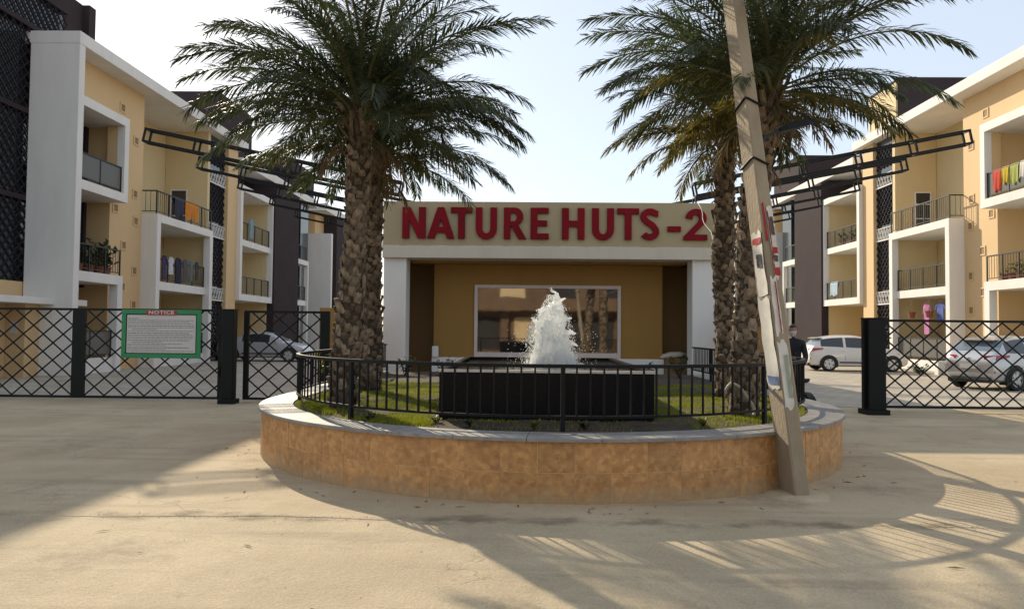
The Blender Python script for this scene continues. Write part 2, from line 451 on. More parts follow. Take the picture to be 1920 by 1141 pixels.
class MB:
    def __init__(s):
        s.v = []
        s.f = []

    def add(s, vs, fs):
        o = len(s.v)
        s.v += [tuple(p) for p in vs]
        s.f += [tuple(i + o for i in f) for f in fs]
        return s

    def box(s, x0, x1, y0, y1, z0, z1):
        x0, x1 = sorted((x0, x1)); y0, y1 = sorted((y0, y1)); z0, z1 = sorted((z0, z1))
        return s.add([(x0, y0, z0), (x1, y0, z0), (x1, y1, z0), (x0, y1, z0), (x0, y0, z1), (x1, y0, z1), (x1, y1, z1), (x0, y1, z1)],
                     [(0, 3, 2, 1), (4, 5, 6, 7), (0, 1, 5, 4), (1, 2, 6, 5), (2, 3, 7, 6), (3, 0, 4, 7)])

    def bar(s, a, b, w, h=None, up=(0, 0, 1)):
        a = Vector(a); b = Vector(b)
        h = h or w
        d = (b - a).normalized()
        u = Vector(up)
        if abs(d.dot(u)) > 0.98:
            u = Vector((0, 1, 0)) if abs(d.y) < 0.9 else Vector((1, 0, 0))
        r = d.cross(u).normalized()
        n = r.cross(d).normalized()
        vs = []
        for p in (a, b):
            for sx, sz in ((-1, -1), (1, -1), (1, 1), (-1, 1)):
                vs.append(p + r * (sx * w / 2) + n * (sz * h / 2))
        return s.add(vs, [(0, 1, 2, 3), (7, 6, 5, 4), (0, 4, 5, 1), (1, 5, 6, 2), (2, 6, 7, 3), (3, 7, 4, 0)])

    def tube(s, pts, r, n=8, cap=True):
        pts = [Vector(p) for p in pts]
        rs = r if isinstance(r, (list, tuple)) else [r] * len(pts)
        vs = []
        ref = Vector((0, 0, 1))
        d0 = (pts[1] - pts[0]).normalized()
        if abs(d0.dot(ref)) > 0.9:
            ref = Vector((0, 1, 0))
        for i, p in enumerate(pts):
            d = (pts[min(i + 1, len(pts) - 1)] - pts[max(i - 1, 0)]).normalized()
            x = d.cross(ref).normalized()
            y = x.cross(d).normalized()
            for k in range(n):
                a = 2 * PI * k / n
                vs.append(p + (x * math.cos(a) + y * math.sin(a)) * rs[i])
        fs = []
        for i in range(len(pts) - 1):
            for k in range(n):
                k2 = (k + 1) % n
                fs.append((i * n + k, i * n + k2, (i + 1) * n + k2, (i + 1) * n + k))
        if cap:
            fs.append(tuple(range(n))[::-1])
            fs.append(tuple((len(pts) - 1) * n + k for k in range(n)))
        return s.add(vs, fs)

    def ribbon(s, pts, w, h):
        """rectangular section swept along a horizontal path"""
        pts = [Vector(p) for p in pts]
        vs = []
        for i, p in enumerate(pts):
            d = (pts[min(i + 1, len(pts) - 1)] - pts[max(i - 1, 0)])
            d.z = 0
            d.normalize()
            n = Vector((-d.y, d.x, 0))
            for sx, sz in ((-1, -1), (1, -1), (1, 1), (-1, 1)):
                vs.append(p + n * (sx * w / 2) + Vector((0, 0, sz * h / 2)))
        fs = []
        for i in range(len(pts) - 1):
            for k in range(4):
                k2 = (k + 1) % 4
                fs.append((i * 4 + k, (i + 1) * 4 + k, (i + 1) * 4 + k2, i * 4 + k2))
        fs.append((3, 2, 1, 0))
        e = (len(pts) - 1) * 4
        fs.append((e, e + 1, e + 2, e + 3))
        return s.add(vs, fs)

    def lathe(s, prof, c=(0, 0, 0), n=20, axis='z'):
        vs = []
        for (r, z) in prof:
            for k in range(n):
                a = 2 * PI * k / n
                p = (r * math.cos(a), r * math.sin(a), z)
                if axis == 'y':
                    p = (p[0], p[2], p[1])
                vs.append((p[0] + c[0], p[1] + c[1], p[2] + c[2]))
        fs = []
        for i in range(len(prof) - 1):
            for k in range(n):
                k2 = (k + 1) % n
                fs.append((i * n + k, i * n + k2, (i + 1) * n + k2, (i + 1) * n + k))
        return s.add(vs, fs)

    def mesh(s, name, m, smooth=False, recalc=True):
        me = bpy.data.meshes.new(name)
        me.from_pydata(s.v, [], s.f)
        if recalc:
            bm = bmesh.new()
            bm.from_mesh(me)
            bmesh.ops.recalc_face_normals(bm, faces=bm.faces[:])
            bm.to_mesh(me)
            bm.free()
        if m:
            me.materials.append(m)
        if smooth:
            me.polygons.foreach_set('use_smooth', [True] * len(me.polygons))
        return me

    def build(s, name, m, parent=None, smooth=False, kind=None, label=None, local=False, recalc=True, bevel=0):
        me = s.mesh(name, m, smooth, recalc)
        return link(name, me, parent, kind, label, local, bevel)


def link(name, me, parent=None, kind=None, label=None, local=False, bevel=0):
    o = bpy.data.objects.new(name, me)
    COL.objects.link(o)
    WM[o] = Matrix.Identity(4)
    if parent:
        o.parent = parent
        if local:
            WM[o] = WM[parent].copy()
        else:
            o.matrix_parent_inverse = WM[parent].inverted()
    if kind:
        o['kind'] = kind
    if label:
        o['label'] = label
    if bevel:
        b = o.modifiers.new('bevel', 'BEVEL')
        b.width = bevel
        b.segments = 2
        b.limit_method = 'ANGLE'
    return o

def tag(o, label, cat, group=None, kind=None):
    o['label'] = label
    o['category'] = cat
    if group:
        o['group'] = group
    if kind:
        o['kind'] = kind
    return o

def thing(name, label, cat, loc=(0, 0, 0), rz=0.0, group=None):
    o = bpy.data.objects.new(name, None)
    COL.objects.link(o)
    o.empty_display_size = 0.2
    o.location = loc
    o.rotation_euler = (0, 0, rz)
    WM[o] = Matrix.Translation(loc) @ Matrix.Rotation(rz, 4, 'Z')
    return tag(o, label, cat, group)

def place(name, me, parent, mx):
    """a piece with its own transform (in the parent's space), sharing mesh data"""
    o = bpy.data.objects.new(name, me)
    COL.objects.link(o)
    o.parent = parent
    o.matrix_basis = mx
    return o

def box_part(name, m, parent, *b, **k):
    return MB().box(*b).build(name, m, parent, **k)

# ------------------------------------------------------------------ ground
def sheet(name, x0, x1, y0, y1, z, m, nx=1, ny=1, amp=0.0):
    mb = MB()
    vs = []
    for j in range(ny + 1):
        for i in range(nx + 1):
            x = x0 + (x1 - x0) * i / nx
            y = y0 + (y1 - y0) * j / ny
            vs.append((x, y, z + (amp * noise.noise((x * 0.5, y * 0.5, 3.0)) if amp else 0)))
    fs = [(j * (nx + 1) + i, j * (nx + 1) + i + 1, (j + 1) * (nx + 1) + i + 1, (j + 1) * (nx + 1) + i) for j in range(ny) for i in range(nx)]
    mb.add(vs, fs)
    return mb.build(name, m, kind='structure', smooth=True, recalc=False)

sheet('ground', -600, 600, -600, 900, -0.05, M['ground'])
sheet('courtyard_paving', -40, 40, 16.4, 120, 0.004, M['paver'])
# apron in front of the gates: ragged front edge against the road
def apron():
    mb = MB()
    n = 1200
    vs = []
    for i in range(n + 1):
        x = -40 + 80 * i / n
        e = 6.33 + 0.14 * noise.noise((x * 0.7, 0, 0)) + 0.05 * noise.noise((x * 4, 1, 0)) + 0.03 * noise.noise((x * 15, 1, 0))
        vs += [(x, e, -0.012), (x, e + 0.02, 0.0), (x, 11.0, 0.0), (x, 16.4, 0.0)]
    fs = []
    for i in range(n):
        for k in range(3):
            fs.append((i * 4 + k, (i + 1) * 4 + k, (i + 1) * 4 + k + 1, i * 4 + k + 1))
    mb.add(vs, fs)
    mb.build('apron', M['apron'], kind='structure', recalc=False)
apron()
sheet('road', -80, 80, -9, 6.75, -0.004, M['road'])
sheet('far_pavement', -80, 80, -14, -9, 0.0, M['apron'])

# dust, pebbles and debris along the joint and at the foot of the planter
def grit():
    mb = MB()
    rnd = random.Random(3)
    def stone(x, y, r):
        vs = [(x + r * math.cos(a) * rnd.uniform(.7, 1.2), y + r * math.sin(a) * rnd.uniform(.7, 1.2), 0.0) for a in (0, 1.57, 3.14, 4.71)]
        vs.append((x, y, r * rnd.uniform(.5, 1.0)))
        mb.add(vs, [(0, 1, 4), (1, 2, 4), (2, 3, 4), (3, 0, 4)])
    for i in range(700):
        x = rnd.uniform(-6, 7)
        stone(x, 6.36 + rnd.gauss(0, 0.05), rnd.uniform(0.002, 0.007))
    for i in range(350):
        a = rnd.uniform(PI, 2 * PI)
        q = 3.98 + abs(rnd.gauss(0, 0.10))
        stone(0.32 + q * math.cos(a), 10.85 + q * math.sin(a), rnd.uniform(0.002, 0.008))
    for i in range(260):
        stone(rnd.uniform(-6, 7), rnd.uniform(4, 10), rnd.uniform(0.002, 0.006))
    o = mb.build('grit', M['apron'], kind='stuff', recalc=False)
    tag(o, 'loose sandy grit and pebbles on the road', 'grit', kind='stuff')
grit()

def litter():
    rnd = random.Random(17)
    mb = MB()
    for i in range(56):
        if i < 40:
            a = rnd.uniform(PI * 1.05, PI * 1.95)
            q = 4.0 + abs(rnd.gauss(0, .22))
            x, y = .32 + q * math.cos(a), 10.85 + q * math.sin(a)
        else:
            x, y = rnd.uniform(-5, 6.5), rnd.uniform(4.2, 8.5)
        a = rnd.uniform(0, 2 * PI)
        l, w = rnd.uniform(.02, .07), rnd.uniform(.004, .012)
        c, s_ = math.cos(a), math.sin(a)
        z = .004
        mb.add([(x - c * l, y - s_ * l, z), (x - s_ * w, y + c * w, z + rnd.uniform(.002, .012)), (x + c * l, y + s_ * l, z + rnd.uniform(0, .01)), (x + s_ * w, y - c * w, z)], [(0, 1, 2), (0, 2, 3)])
    o = mb.build('leaf_litter', M['frond_dry'], recalc=False)
    tag(o, 'scattered dry leaf scraps on the road before the planter', 'leaf litter', kind='stuff')
litter()

# ------------------------------------------------------------------ planter
PC = Vector((0.32, 10.85, 0))
PR = 3.92
PBACK = 17.6
def planter_path(r, y_end=PBACK, step=0.12):
    """outline of the planter: left side, front half circle, right side"""
    pts = []
    n = int((y_end - PC.y) / step)
    for i in range(n):
        pts.append(Vector((PC.x - r, y_end - (y_end - PC.y) * i / n, 0)))
    m = int(PI * r / step)
    for i in range(m + 1):
        a = PI + PI * i / m
        pts.append(Vector((PC.x + r * math.cos(a), PC.y + r * math.sin(a), 0)))
    for i in range(1, n + 1):
        pts.append(Vector((PC.x + r, PC.y + (y_end - PC.y) * i / n, 0)))
    return pts

planter = thing('planter', 'curved raised planter clad in brown mosaic tiles with grey granite coping', 'planter', (PC.x, PC.y, 0))
mb = MB()
po = planter_path(PR - 0.012)
pi_ = planter_path(PR - 0.30)
n = len(po)
# wall core ring
po2 = planter_path(PR - 0.0128, step=0.04)
inner = [Vector((p.x, p.y, 0)) for p in po2]
core = MB()
vs = []
for p in po2:
    d = Vector((p.x - PC.x, min(0, p.y - PC.y), 0))
    d.normalize()
    q = p - d * 0.26
    vs += [(p.x, p.y, 0), (p.x, p.y, 0.575), (q.x, q.y, 0.575), (q.x, q.y, 0)]
fs = []
for i in range(len(po2) - 1):
    for k in range(4):
        k2 = (k + 1) % 4
        fs.append((i * 4 + k, (i + 1) * 4 + k, (i + 1) * 4 + k2, i * 4 + k2))
core.add(vs, fs)
core.build('wall_core', M['mortar'], planter)

def along(path, step, start=0.0):
    """points and tangents at even spacing along a polyline"""
    out = []
    acc = start
    for a, b in zip(path[:-1], path[1:]):
        L = (b - a).length
        while acc < L:
            out.append((a + (b - a) * (acc / L), (b - a).normalized()))
            acc += step
        acc -= L
    return out

TW, TH = 0.345, 0.286
def tile_mesh(bend):
    mb = MB()
    hw, hh, dp = TW / 2 - 0.0022, TH / 2 - 0.0022, 0.0028
    n = 4
    vs = []
    for i in range(n + 1):
        x = -hw + 2 * hw * i / n
        y = (PR - math.sqrt(PR * PR - x * x)) if bend else 0
        e = .0012 if i in (0, n) else 0
        xx = x + (e if i == 0 else -e if i == n else 0)
        vs += [(x, y + .004, -hh), (x, y - dp + .0012, -hh), (xx, y - dp, -hh + .0012), (xx, y - dp, hh - .0012), (x, y - dp + .0012, hh), (x, y + .004, hh)]
    fs = [(i * 6 + k, (i + 1) * 6 + k, (i + 1) * 6 + k + 1, i * 6 + k + 1) for i in range(n) for k in range(5)]
    fs += [(5, 4, 1, 0), (4, 3, 2, 1), (n * 6, n * 6 + 1, n * 6 + 4, n * 6 + 5), (n * 6 + 1, n * 6 + 2, n * 6 + 3, n * 6 + 4)]
    mb.add(vs, fs)
    return mb.mesh('tile', M['tile'])
tile_flat, tile_bent = tile_mesh(False), tile_mesh(True)
rt = random.Random(5)
inv = WM[planter].inverted()
for p, d in along(planter_path(PR - 0.012, step=0.03), TW, 0.1):
    ang = math.atan2(d.y, d.x)
    for row in range(2):
        mx = inv @ Matrix.Translation((p.x, p.y, 0.003 + TH / 2 + row * TH)) @ Matrix.Rotation(ang + rt.uniform(-.006, .006), 4, 'Z') @ Matrix.Translation((0, rt.uniform(-.0015, .0015), 0))
        place('tile', tile_bent if p.y < PC.y else tile_flat, planter, mx)

# coping: granite slabs bent to the curve
cp = planter_path(PR + 0.03, step=0.10)
csteps = 7
i = 0
rc = random.Random(2)
while i < len(cp) - 1:
    seg = cp[i:i + csteps + 1]
    if len(seg) < 2:
        break
    mb = MB()
    vs = []
    for k, p in enumerate(seg):
        d = Vector((p.x - PC.x, min(0, p.y - PC.y), 0)).normalized()
        t = (seg[min(k + 1, len(seg) - 1)] - seg[max(k - 1, 0)]).normalized()
        pp = p
        if k == 0:
            pp = p + t * 0.003
        if k == len(seg) - 1:
            pp = p - t * 0.003
        q = pp - d * 0.43
        zt = 0.612
        vs += [(pp.x, pp.y, 0.578), (pp.x, pp.y, zt - 0.006), (pp.x - d.x * .006, pp.y - d.y * .006, zt), (q.x, q.y, zt), (q.x, q.y, 0.578)]
    fs = []
    for k in range(len(seg) - 1):
        for j in range(5):
            j2 = (j + 1) % 5
            fs.append((k * 5 + j, (k + 1) * 5 + j, (k + 1) * 5 + j2, k * 5 + j2))
    fs += [(4, 3, 2, 1, 0), tuple((len(seg) - 1) * 5 + j for j in range(5))]
    mb.add(vs, fs)
    mb.build('coping_stone', M['granite_grey'], planter)
    i += csteps

# soil bed
mb = MB()
ring = planter_path(PR - 0.29, step=0.25)
vs = []
NR = 14
for p in ring:
    c = Vector((PC.x, max(PC.y, p.y), 0))
    for k in range(NR + 1):
        t = k / NR
        q = p.lerp(c, t)
        vs.append((q.x, q.y, 0.585 + 0.03 * min(1, k / 3) + 0.022 * noise.noise((q.x * 3, q.y * 3, 0)) + 0.012 * noise.noise((q.x * 11, q.y * 11, 4))))
fs = []
for i in range(len(ring) - 1):
    for k in range(NR):
        a = i * (NR + 1) + k
        fs.append((a, a + NR + 1, a + NR + 2, a + 1))
mb.add(vs, fs)
mb.build('soil_bed', M['soil'], planter, recalc=False, smooth=True)

# ------------------------------------------------------------------ railing on the planter
RR = 3.47
RTOP, RBOT = 1.27, 0.755
railing = thing('curved_railing', 'black metal railing curving round the fountain bed on the planter', 'railing', (PC.x, PC.y, 0.6))
path = planter_path(RR, 16.9, 0.10)
mb = MB()
mb.ribbon([p + Vector((0, 0, RTOP - 0.018)) for p in path], 0.045, 0.036)
mb.build('top_rail', M['black_metal'], railing)
mb = MB()
mb.ribbon([p + Vector((0, 0, RBOT)) for p in path], 0.03, 0.024)
mb.build('bottom_rail', M['black_metal'], railing)
invr = WM[railing].inverted()
bal = MB().box(-.0085, .0085, -.0085, .0085, RBOT + 0.012, RTOP - 0.036).mesh('baluster', M['black_metal'])
post = MB().box(-.021, .021, -.021, .021, 0.585, RTOP - 0.036).mesh('post', M['black_metal'])
L = along(path, 0.137, 0.05)
for k, (p, d) in enumerate(L):
    a = math.atan2(d.y, d.x)
    is_post = (k - len(L) // 2) % 18 == 0
    place('post' if is_post else 'baluster', post if is_post else bal, railing, invr @ Matrix.Translation(p) @ Matrix.Rotation(a, 4, 'Z'))

# ------------------------------------------------------------------ lawn and small plants in the bed
def inside_bed(x, y, m=0.45):
    r = PR - m
    if y >= PC.y:
        return abs(x - PC.x) < r and y < 17.2
    return (x - PC.x) ** 2 + (y - PC.y) ** 2 < r * r

def lawn():
    rnd = random.Random(11)
    mb = MB()
    cnt = 0
    while cnt < 60000:
        x = rnd.uniform(-3.4, 4.1)
        y = PC.y - 3.4 + 6.5 * rnd.random() ** 1.6
        if not inside_bed(x, y, 0.42):
            continue
        if -1.05 < x < 1.52 and 8.15 < y < 12.4:
            continue
        dens = noise.noise((x * 0.8, y * 0.8, 9.0)) + 0.35 * noise.noise((x * 4, y * 4, 2.0))
        edge = math.hypot(x - PC.x, min(0, y - PC.y))
        front = y < 8.1 and not (1.75 < x < 2.9 or -2.0 < x < -.95)
        if front and rnd.random() < 0.98:
            continue
        if edge > 3.35 and rnd.random() < 0.75:
            continue
        if dens < -0.22 and rnd.random() < 0.85:
            continue
        h = rnd.uniform(0.010, 0.036)
        a = rnd.uniform(0, PI)
        w = rnd.uniform(0.004, 0.008)
        lx, ly = rnd.gauss(0, .015), rnd.gauss(0, .015)
        z = 0.60
        mb.add([(x - w * math.cos(a), y - w * math.sin(a), z), (x + w * math.cos(a), y + w * math.sin(a), z), (x + lx, y + ly, z + 0.015 + h)], [(0, 1, 2)])
        cnt += 1
    o = mb.build('lawn_grass', M['grass'], recalc=False)
    tag(o, 'short yellow-green grass growing in the planter bed', 'grass', kind='stuff')
lawn()

def leaf_plant(name, label, cat, loc, h, w, nl, m, leaf=0.10, group=None, seed=1, stems=5):
    rnd = random.Random(seed)
    t = thing(name, label, cat, loc, 0, group)
    st = MB()
    lf = MB()
    for s in range(stems):
        a = rnd.uniform(0, 2 * PI)
        tip = Vector((math.cos(a) * w * rnd.uniform(.2, .6), math.sin(a) * w * rnd.uniform(.2, .6), h * rnd.uniform(.7, 1)))
        st.tube([(0, 0, 0), tip * 0.5 + Vector((0, 0, h * .05)), tip], [0.008, 0.006, 0.003], 5)
        for k in range(nl // stems):
            u = rnd.uniform(.25, 1)
            p = tip * u
            d = Vector((rnd.gauss(0, 1), rnd.gauss(0, 1), rnd.uniform(-.2, .9))).normalized()
            l = leaf * rnd.uniform(.6, 1.2)
            sd = d.cross(Vector((0, 0, 1))).normalized() * l * 0.24
            q = p + d * l * 0.5 + Vector((0, 0, l * .08))
            e = p + d * l
            lf.add([p, q + sd, e, q - sd], [(0, 1, 2), (0, 2, 3)])
    st.build('stem', M['bark'], t, local=True)
    lf.build('foliage', m, t, local=True, recalc=False)
    return t

SOILZ = 0.60
leaf_plant('shrub', 'lime-leaved young shrub at the left end of the railing', 'shrub', (-2.93, 11.4, SOILZ), 0.85, 0.55, 70, M['leaf_lime'], 0.13, seed=3)
for k, (x, y, h, lab) in enumerate([
        (-2.55, 15.9, 0.45, 'dark little shrub at the foot of the left white pillar'),
        (-1.75, 16.2, 0.40, 'dark low shrub right of the left pillar, behind the grass'),
        (3.35, 16.3, 0.45, 'dark small shrub left of the right white pillar'),
        (2.70, 16.6, 0.32, 'low dark plant under the pale sack')]):
    leaf_plant('shrub', lab, 'shrub', (x, y, SOILZ), h, 0.45, 160, M['leaf'], 0.10, 'low shrubs before the gatehouse', 20 + k, 9)
rw = random.Random(8)
wl = ['weed tuft in the soil left of the fountain basin', 'weed tuft before the left edge of the black basin', 'weed tuft on the soil under the middle railing post',
      'weed tuft right of the railing middle on dark soil', 'small weed tuft near the right front palm', 'sparse weed at the coping left of the grass']
for k, (x, y) in enumerate([(-0.93, 7.95), (-0.55, 7.72), (0.1, 7.62), (0.62, 7.62), (1.9, 8.0), (-1.7, 8.2)]):
    leaf_plant('weed', wl[k], 'weed', (x, y, SOILZ), 0.08, 0.14, 50, M['leaf'] if k % 2 else M['leaf_lime'], 0.05, 'weeds in the planter soil', 50 + k, 6)

# ------------------------------------------------------------------ fountain
BX0, BX1, BY0, BY1 = -0.94, 1.42, 8.22, 12.2
BZ = 1.165
fountain = thing('fountain', 'black granite fountain basin with a white foaming water jet', 'fountain', ((BX0 + BX1) / 2, (BY0 + BY1) / 2, SOILZ))
nsl = 4
for k in range(nsl):
    xa = BX0 + (BX1 - BX0) * k / nsl
    xb = BX0 + (BX1 - BX0) * (k + 1) / nsl
    box_part('granite_slab', M['granite_black'], fountain, xa + .001, xb - .001, BY0, BY0 + .03, 0.55, BZ - .03)
    box_part('granite_slab', M['granite_black'], fountain, xa + .001, xb - .001, BY1 - .03, BY1, 0.55, BZ - .03)
for k in range(6):
    ya = BY0 + .032 + (BY1 - BY0 - .064) * k / 6
    yb = BY0 + .032 + (BY1 - BY0 - .064) * (k + 1) / 6
    box_part('granite_slab', M['granite_black'], fountain, BX0, BX0 + .03, ya + .001, yb - .001, 0.55, BZ - .03)
    box_part('granite_slab', M['granite_black'], fountain, BX1 - .03, BX1, ya + .001, yb - .001, 0.55, BZ - .03)
box_part('rim', M['sack'], fountain, BX0 - .01, BX1 + .01, BY0 - .012, BY0 + .06, BZ - .028, BZ)
rim = MB()
rim.box(BX0 - .01, BX1 + .01, BY1 - .06, BY1 + .012, BZ - .028, BZ)
rim.box(BX0 - .01, BX0 + .06, BY0 + .062, BY1 - .062, BZ - .028, BZ)
rim.box(BX1 - .06, BX1 + .01, BY0 + .062, BY1 - .062, BZ - .028, BZ)
rim.build('rim', M['granite_black'], fountain)

def water_mat(name, col, rough):
    m = bpy.data.materials.new(name)
    m.use_nodes = True
    nt = m.node_tree
    b = nt.nodes['Principled BSDF']
    b.inputs['Base Color'].default_value = col + (1,)
    b.inputs['Roughness'].default_value = rough
    tc = nt.nodes.new('ShaderNodeTexCoord')
    nz = nt.nodes.new('ShaderNodeTexNoise')
    nz.inputs['Scale'].default_value = 9
    nz.inputs['Detail'].default_value = 4
    bp = nt.nodes.new('ShaderNodeBump')
    bp.inputs['Strength'].default_value = 0.6
    bp.inputs['Distance'].default_value = 0.03
    nt.links.new(tc.outputs['Object'], nz.inputs['Vector'])
    nt.links.new(nz.outputs[0], bp.inputs['Height'])
    nt.links.new(bp.outputs[0], b.inputs['Normal'])
    return m
M['water'] = water_mat('basin_water', (0.02, 0.026, 0.028), 0.08)
def foam_mat():
    m = bpy.data.materials.new('water_foam')
    m.use_nodes = True
    nt = m.node_tree
    b = nt.nodes['Principled BSDF']
    b.inputs['Base Color'].default_value = (0.93, 0.94, 0.94, 1)
    b.inputs['Roughness'].default_value = 0.25
    tr = nt.nodes.new('ShaderNodeBsdfTranslucent')
    tr.inputs['Color'].default_value = (0.97, 0.98, 0.97, 1)
    ms = nt.nodes.new('ShaderNodeMixShader')
    ms.inputs[0].default_value = 0.72
    nt.links.new(b.outputs[0], ms.inputs[1])
    nt.links.new(tr.outputs[0], ms.inputs[2])
    nt.links.new(ms.outputs[0], nt.nodes['Material Output'].inputs[0])
    return m
M['foam'] = foam_mat()
wmb = MB()
wmb.box(BX0 + .032, BX1 - .032, BY0 + .032, BY1 - .032, 0.60, BZ - .045)
wmb.build('water', M['water'], fountain)

JX, JY = 0.36, 10.15
def jet():
    rnd = random.Random(4)
    ico = bmesh.new()
    bmesh.ops.create_icosphere(ico, subdivisions=1, radius=1)
    iv = [v.co.copy() for v in ico.verts]
    ifc = [tuple(v.index for v in f.verts) for f in ico.faces]
    ico.free()
    def blob(mb, p, r, st=1.0):
        mb.add([(p[0] + v.x * r, p[1] + v.y * r, p[2] + v.z * r * st) for v in iv], ifc)
    mb = MB()
    H = 1.02
    z0 = BZ - 0.05
    def width(t):
        return 0.255 * (1 - max(0, t) ** 3.0) * (0.93 + 0.07 * math.cos(t * 9)) + 0.04 * (1 - t)
    # body of the jet: many merged lumps, thick at the bottom, breaking up at the top
    for k in range(1700):
        t = rnd.random() ** 1.1 * 0.80
        w = width(t / 0.86)
        a = rnd.uniform(0, 2 * PI)
        q = w * math.sqrt(rnd.random())
        r = rnd.uniform(.011, .030) * (1.12 - t * .35)
        blob(mb, (JX + q * math.cos(a) + 0.02 * math.sin(t * 8), JY + q * math.sin(a) * .8, z0 + t * H), r, rnd.uniform(1.5, 3.6))
    # tongues of water thrown from the top
    def tongue(p, d, l, r0, sway=.06):
        p = Vector(p)
        d = Vector(d).normalized()
        for k in range(26):
            u = k / 25
            q = p + d * (l * u) + Vector((sway * l * 4 * math.sin(u * 5 + r0 * 300) * u * (1 - u), 0, -.55 * l * u * u * (1 - abs(d.z))))
            for e_ in range(2):
                blob(mb, q + Vector((rnd.gauss(0, .25), rnd.gauss(0, .25), rnd.gauss(0, .25))) * r0, r0 * (1 - .70 * u) * rnd.uniform(.6, 1.1), 1.2)
    # ragged crown of the jet, rounded lumps and hooked tongues
    for k in range(130):
        a = rnd.uniform(0, 2 * PI)
        q = .15 * math.sqrt(rnd.random())
        blob(mb, (JX + .03 + q * math.cos(a), JY + q * math.sin(a), z0 + rnd.uniform(.62, .80)), rnd.uniform(.02, .042), 1.3)
    tongue((JX + .02, JY, z0 + .76), (.25, -.1, .8), .20, .055)
    tongue((JX + .10, JY, z0 + .84), (-.55, -.1, 1), .27, .036, .2)
    tongue((JX + .06, JY, z0 + .84), (.6, 0, .6), .16, .030)
    tongue((JX - .10, JY, z0 + .70), (-.8, 0, .8), .12, .030)
    tongue((JX - .20, JY, z0 + .58), (-.6, 0, .8), .11, .026)
    tongue((JX + .15, JY, z0 + .62), (.8, 0, .5), .14, .028)
    tongue((JX + .21, JY, z0 + .45), (.8, 0, .3), .12, .028)
    tongue((JX + .24, JY, z0 + .32), (.7, 0, .1), .12, .024)
    me = mb.mesh('water_jet', M['foam'], recalc=False)
    o = link('water_jet', me, fountain)
    rm = o.modifiers.new('merge', 'REMESH')
    rm.mode = 'VOXEL'
    rm.voxel_size = 0.0085
    rm.use_smooth_shade = True
    tex = bpy.data.textures.new('froth', 'CLOUDS')
    tex.noise_scale = 0.03
    tex.noise_depth = 3
    dm = o.modifiers.new('froth', 'DISPLACE')
    dm.texture = tex
    dm.strength = 0.024
    dm.mid_level = 0.5
    sp = MB()
    for k in range(5200):
        t = rnd.random() ** 1.5
        a = rnd.uniform(0, 2 * PI)
        w = width(min(t, .98)) + abs(rnd.gauss(0, .035)) + .08 * (1 - t) * rnd.random() ** 2
        r = rnd.uniform(.0012, .0036) * (2.0 if rnd.random() < .08 else 1)
        blob(sp, (JX + w * math.cos(a), JY + w * math.sin(a) * .8, z0 + t * H * .95), r, rnd.uniform(.9, 3.2))
    for k in range(420):
        a = rnd.uniform(0, 2 * PI)
        w = rnd.uniform(.3, .62)
        blob(sp, (JX + w * math.cos(a), JY + w * math.sin(a), z0 + rnd.random() ** 2 * .5), rnd.uniform(.002, .006))
    for k in range(260):          # foam patches on the basin water
        a = rnd.uniform(0, 2 * PI)
        w = .36 + abs(rnd.gauss(0, .2))
        x, y = JX + w * math.cos(a), JY + w * math.sin(a)
        if BX0 + .1 < x < BX1 - .1:
            r = rnd.uniform(.012, .045)
            sp.add([(x + v.x * r, y + v.y * r, BZ - .045 + v.z * r * .18) for v in iv], ifc)
    o2 = sp.build('spray', M['foam'], fountain, recalc=False, smooth=True, kind='stuff')
    nz = MB().tube([(JX, JY, 0.7), (JX, JY, BZ - 0.02)], 0.04, 10)
    nz.build('nozzle', M['black_metal'], fountain)
jet()

# ------------------------------------------------------------------ gatehouse
GY = 19.0                                  # front plane
GX0, GX1 = -3.66, 4.90
gate_house = thing('gatehouse', 'low gatehouse with red raised lettering over a white framed recess', 'gatehouse', ((GX0 + GX1) / 2, GY + 3, 0))
Z_BEAM0, Z_BEAM1, Z_TOP = 3.43, 3.75, 4.88
BACK = GY + 1.3
PX0, PX1 = -3.06, 4.25                     # inner faces of the pillars
WX0, WX1 = -2.47, 3.69                     # projecting wall
box_part('pillar', M['white'], gate_house, GX0 + .02, PX0, GY + .06, GY + .70, 0, Z_BEAM0, bevel=.01)
box_part('pillar', M['white'], gate_house, PX1, GX1 - .02, GY + .06, GY + .70, 0, Z_BEAM0, bevel=.01)
# beam with a slightly ragged, chipped top edge
bm_ = MB()
nseg = 90
rr = random.Random(9)
vs = []
for i in range(nseg + 1):
    x = GX0 + (GX1 - GX0) * i / nseg
    chip = 0.02 * max(0, noise.noise((x * 3.0, 5, 0))) + rr.uniform(0, .012)
    vs += [(x, GY - .05, Z_BEAM0), (x, GY - .05, Z_BEAM1 - chip - .01), (x, GY - .03, Z_BEAM1 - chip), (x, GY + .75, Z_BEAM1 - .03), (x, GY + .75, Z_BEAM0)]
fs = []
for i in range(nseg):
    for k in range(5):
        k2 = (k + 1) % 5
        fs.append((i * 5 + k, (i + 1) * 5 + k, (i + 1) * 5 + k2, i * 5 + k2))
fs += [(0, 1, 2, 3, 4), tuple(nseg * 5 + k for k in range(5))[::-1]]
bm_.add(vs, fs)
bm_.build('beam', M['offwhite'], gate_house)
box_part('sign_panel', M['sign_stone'], gate_house, GX0, GX1, GY, GY + .25, Z_BEAM1 - .025, Z_TOP, bevel=.012)
box_part('soffit', M['ochre'], gate_house, PX0, PX1, GY + .75, BACK + .2, Z_BEAM0 - .06, Z_BEAM0 + .1)
mb = MB()
mb.box(GX0 + .02, GX1 - .02, GY + .25, GY + 14.5, 4.35, 4.55)
mb.build('roof', M['offwhite'], gate_house)
box_part('side_wall', M['ochre'], gate_house, GX0 + .02, GX0 + .25, GY + .70, GY + 14.5, 0, 4.35)
